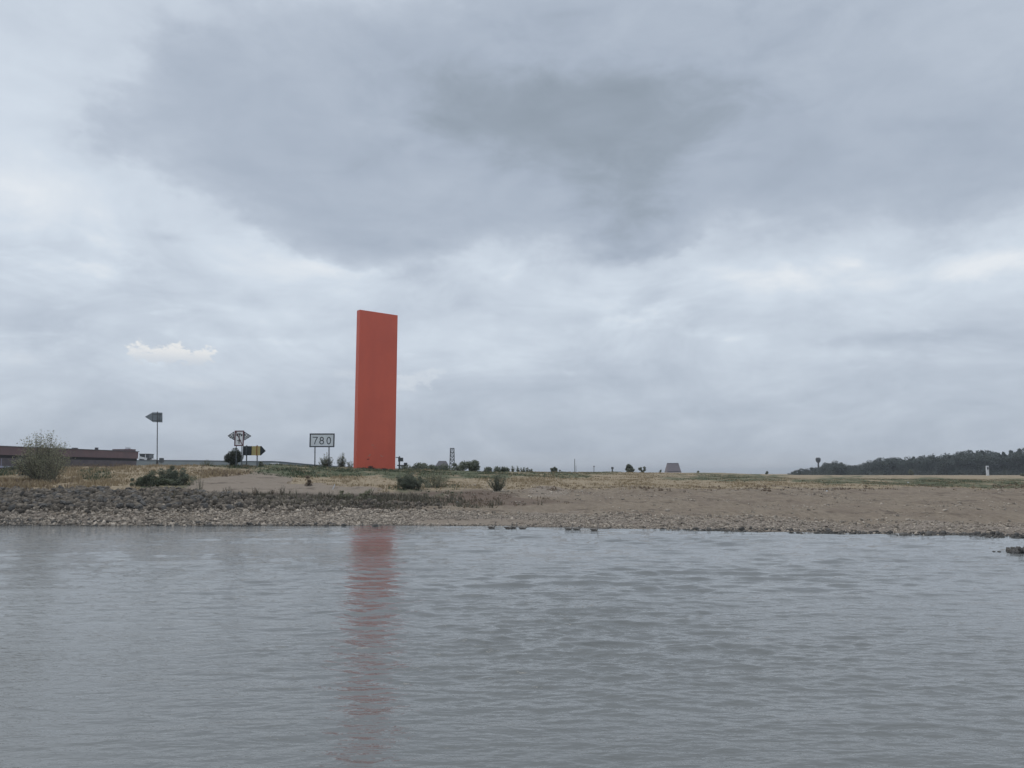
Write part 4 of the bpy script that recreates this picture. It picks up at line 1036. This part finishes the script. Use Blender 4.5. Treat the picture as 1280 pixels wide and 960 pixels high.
# flood wall / dyke beyond the crest
YB = 300.0
xs = [(150, 576.2), (205, 576.0), (262, 576.4), (300, 577.2), (340, 577.2), (352, 577.8), (372, 579.8), (392, 581.6), (420, 583.4), (440, 584.6)]
dyke = thing('flood_wall', 'long pale grey flood wall along the skyline behind the signs', 'wall', (0, 0, 0))
for (pa, ya), (pb, yb) in zip(xs[:-1], xs[1:]):
    a, b_ = W(pa, ya, YB), W(pb, yb, YB); gz = 3.2
    MB().poly([(a.x, YB, gz), (b_.x - .03, YB, gz), (b_.x - .03, YB, b_.z), (a.x, YB, a.z), (a.x, YB + 2.5, gz), (b_.x - .03, YB + 2.5, gz), (b_.x - .03, YB + 2.5, b_.z), (a.x, YB + 2.5, a.z)],
              [(0, 1, 2, 3), (7, 6, 5, 4), (3, 2, 6, 7), (1, 5, 6, 2), (0, 3, 7, 4), (0, 4, 5, 1)]).build('wall_panel', 'concrete', dyke)
    MB().poly([(a.x, YB - .12, a.z - .12), (b_.x - .03, YB - .12, b_.z - .12), (b_.x - .03, YB - .12, b_.z + .3), (a.x, YB - .12, a.z + .3), (a.x, YB + 2.6, a.z + .02), (b_.x - .03, YB + 2.6, b_.z + .02), (b_.x - .03, YB + 2.6, b_.z + .3), (a.x, YB + 2.6, a.z + .3)],
              [(0, 1, 2, 3), (7, 6, 5, 4), (3, 2, 6, 7), (1, 5, 6, 2), (0, 3, 7, 4), (0, 4, 5, 1)]).build('coping', 'concrete_cap', dyke)
# white van far off before the wall
YB = 262.0; b_ = W(344.8, 581.9, YB)
r0 = thing('parked_van', 'small white van far off in front of the flood wall', 'van', (b_.x, YB, float(zground(b_.x, YB))))
zb = b_.z - r0.location.z; zb = max(zb - .4, .3)
MB().prism([(-1.6, .35), (1.55, .35), (1.6, 1.0), (1.25, 1.5), (.85, zb + 1.2), (-1.6, zb + 1.2)], -.8, .8).build('body', 'white', r0, .04)
MB().box((.1, -.82, zb + .75), (1.7, .04, .32)).build('side_window', 'pale_blue', r0)
for xx in (-1.0, 1.0): MB().tube([(xx, -.84, .33), (xx, -.6, .33)], .33, 12).build('wheel', 'sign_black', r0)
# boat hull at the left edge
YB = 128.0; b_ = W(3, 586, YB)
r0 = thing('small_boat', 'small blue-hulled boat with a white deck line laid up before the hall', 'boat', gpt(3, YB))
L = lambda px, py: local(r0, px, py)
quadp(((-22, 584.6), (-20, 588.5), (9, 588.5), (13, 584.6)), -.7, .7, 'hull', 'navy', r0)
quadp(((-23, 582.0), (-22.5, 584.5), (12.6, 584.5), (13.2, 582.6)), -.78, .78, 'deck_band', 'pale_blue', r0)
x_, zt_ = L(2, 573); _, zb_ = L(2, 583)
MB().tube([(x_, 0, zb_ - .3), (x_, 0, zt_)], [.03, .02], 6).build('mast', 'pale_blue', r0)

# hipped roof, lattice tower, trapezoid roof beyond the crest
YB = 215.0; s_ = YB / FOC; b_ = gpt(552, YB)
r0 = thing('hipped_house', 'low house with a grey hipped roof among bushes beyond the slab', 'house', (b_.x, YB, b_.z))
zt = W(552, 576.0, YB).z - b_.z; zm = W(552, 583.0, YB).z - b_.z; w1, w2 = 8.2 * s_, 4.6 * s_
MB().box((0, 2, zm / 2), (w1 * 1.7, 3.6, zm)).build('wall', 'hall_wall', r0)
MB().poly([(-w1, 0, zm), (w1, 0, zm), (w1, 4, zm), (-w1, 4, zm), (-w2, 1.8, zt), (w2, 1.8, zt), (w2, 2.2, zt), (-w2, 2.2, zt)], [(3, 2, 1, 0), (4, 5, 6, 7), (0, 1, 5, 4), (1, 2, 6, 5), (2, 3, 7, 6), (3, 0, 4, 7)]).build('roof', 'roofing', r0)
MB().box((.2, .18, zm * .55), (.8, .06, .6)).build('window', 'glass', r0)
YB = 320.0; b_ = gpt(565, YB); r0 = thing('lattice_tower', 'slender open lattice tower rising over the bushes', 'tower', (b_.x, YB, b_.z))
h = W(565, 560.2, YB).z - b_.z; ww0, ww1 = 1.0, .72
cn = [(-1, -1), (1, -1), (1, 1), (-1, 1)]
for cx, cy in cn: MB().tube([(cx * ww0, cy * ww0, -.3), (cx * ww1, cy * ww1, h)], .13, 5).build('leg', 'dark_steel', r0)
NB = 7
for i in range(NB):
    z0, z1 = h * i / NB, h * (i + 1) / NB; a0 = ww0 + (ww1 - ww0) * i / NB; a1 = ww0 + (ww1 - ww0) * (i + 1) / NB; mb = MB(); mp_ = MB()
    for q in range(4):
        p0, p1 = cn[q], cn[(q + 1) % 4]
        mb.tube([(p0[0] * a0, p0[1] * a0, z0), (p1[0] * a1, p1[1] * a1, z1)], .07, 4)
        mb.tube([(p1[0] * a0, p1[1] * a0, z0), (p0[0] * a1, p0[1] * a1, z1)], .07, 4)
    mb.build('bracing', 'steel', r0)
    if i > 1: MB().box((0, 0, z1 - .1), (a1 * 2.2, a1 * 2.2, .28)).build('platform', 'steel', r0)
YB = 270.0; s_ = YB / FOC; b_ = gpt(843, YB)
r0 = thing('trapezoid_house', 'house with a steep slate-purple trapezoid roof on the skyline', 'house', (b_.x, YB, b_.z))
zt = W(843, 579.2, YB).z - b_.z; w1, w2 = 9.0 * s_, 6.9 * s_
MB().box((0, 2.5, .4), (w1 * 1.8, 4.6, 1.4)).build('wall', 'hall_wall', r0)
MB().poly([(-w1, 0, .6), (w1, 0, .6), (w1, 5, .6), (-w1, 5, .6), (-w2, 1.9, zt), (w2, 1.9, zt), (w2, 3, zt), (-w2, 3, zt)], [(3, 2, 1, 0), (4, 5, 6, 7), (0, 1, 5, 4), (1, 2, 6, 5), (2, 3, 7, 6), (3, 0, 4, 7)]).build('roof', 'hut_roof', r0)
MB().box((0, 2.45, zt + .06), (w2 * 2, 1.2, .14)).build('ridge_cap', 'roofing', r0)
# bare bough on the conical skyline tree
# water tower at the forest edge
YB = 660.0; b_ = gpt(1023.5, YB); h = W(1023.5, 572.0, YB).z - b_.z; s_ = YB / FOC
r0 = thing('water_tower', 'mushroom-shaped dark water tower rising over the forest edge', 'tower', (b_.x, YB, b_.z))
MB().tube([(0, 0, -1), (0, 0, h - 4)], [.75, .6], 10).build('shaft', 'dark_steel', r0)
hd = 3.2
MB().tube([(0, 0, h - 4.6), (0, 0, h - 3.6), (0, 0, h - 2.6), (0, 0, h - .7), (0, 0, h)], [.5, 1.5, 2.0, 2.0, 1.3], 14).build('tank', 'dark_steel', r0)

# ------------------------------------------------------------------ geese near the shore
def goose(label, px, py, body=.40, neck=.42, face=1, low=False, yaw=0.0):
    Y = float(depth_at(py, 0.0)); b_ = W(px, py, Y); b_.z = 0
    root = thing('goose', label, 'goose', b_, yaw if face > 0 else PI - yaw, 'geese swimming along the shore')
    root.scale = (.64, .64, .70)
    L_ = body
    if low: nk = [(.40, .17, .075), (.50, .20, .05), (.58, .22, .045), (.64, .23, .055), (.70, .215, .04), (.74, .20, .02)]
    else: nk = [(.38, .20, .085), (.43, .30, .055), (.44, .30 + neck * .35, .043), (.45, .30 + neck * .62, .04), (.49, .30 + neck * .78, .055), (.55, .30 + neck * .75, .04), (.58, .30 + neck * .71, .02)]
    sp_ = [(-.44, .17, .015), (-.36, .14, .06), (-.22, .09, .125), (0, .065, .165), (.18, .07, .155), (.30, .11, .125)] + nk
    pts = [Vector((x_ * L_ / .4, 0, z_)) for x_, z_, _ in sp_]; rad = [r_ for _, _, r_ in sp_]
    MB().tube(pts, rad, 10).build('body', 'goose_body', root, smooth=True)
    for sd in (-1, 1):
        MB().tube([(-.46 * L_ / .4, sd * .05, .20), (-.2, sd * .12, .16), (.05, sd * .145, .14), (.22, sd * .10, .13)], [.012, .055, .075, .02], 8).build('wing', 'goose_wing', root, smooth=True)
    hx, hz = pts[-2].x, pts[-2].z
    MB().tube([(hx + .01, 0, hz), (hx + .09, 0, hz - .03)], [.028, .012], 6).build('beak', 'beak', root)
    return root
goose('goose swimming alone at the end of the group near the sandy lip', 614.0, 660.6)
goose('dark goose swimming close behind another one, necks side by side', 635.0, 661.0)
goose('paler goose swimming just ahead of the dark one', 641.5, 660.6, yaw=.5)
goose('goose stretching its neck low over the water', 653.0, 661.6, low=True)
goose('pale goose with raised neck behind the turning dark goose', 710.5, 662.6, yaw=.3)
goose('large dark goose with its neck folded, between two raised necks', 720.5, 662.8, neck=.22)
goose('goose with the tallest upright neck at the head of the group', 742.5, 663.6, neck=.52)

# ------------------------------------------------------------------ thin damp air over the river and the far bank
hz = bpy.data.materials.new('damp_air'); hz.use_nodes = True
ht = hz.node_tree; ht.nodes.clear(); k = NG(ht)
pv_ = k.n('ShaderNodeVolumePrincipled'); o = k.n('ShaderNodeOutputMaterial'); ht.links.new(pv_.outputs[0], o.inputs['Volume'])
pv_.inputs['Color'].default_value = (0.86, 0.92, 1.0, 1); pv_.inputs['Density'].default_value = 0.00021
pv_.inputs['Anisotropy'].default_value = 0.3
haze = MB().box((0, 3400, 17), (43000, 7800, 46)).build('haze', hz)
prop(haze, kind='stuff')
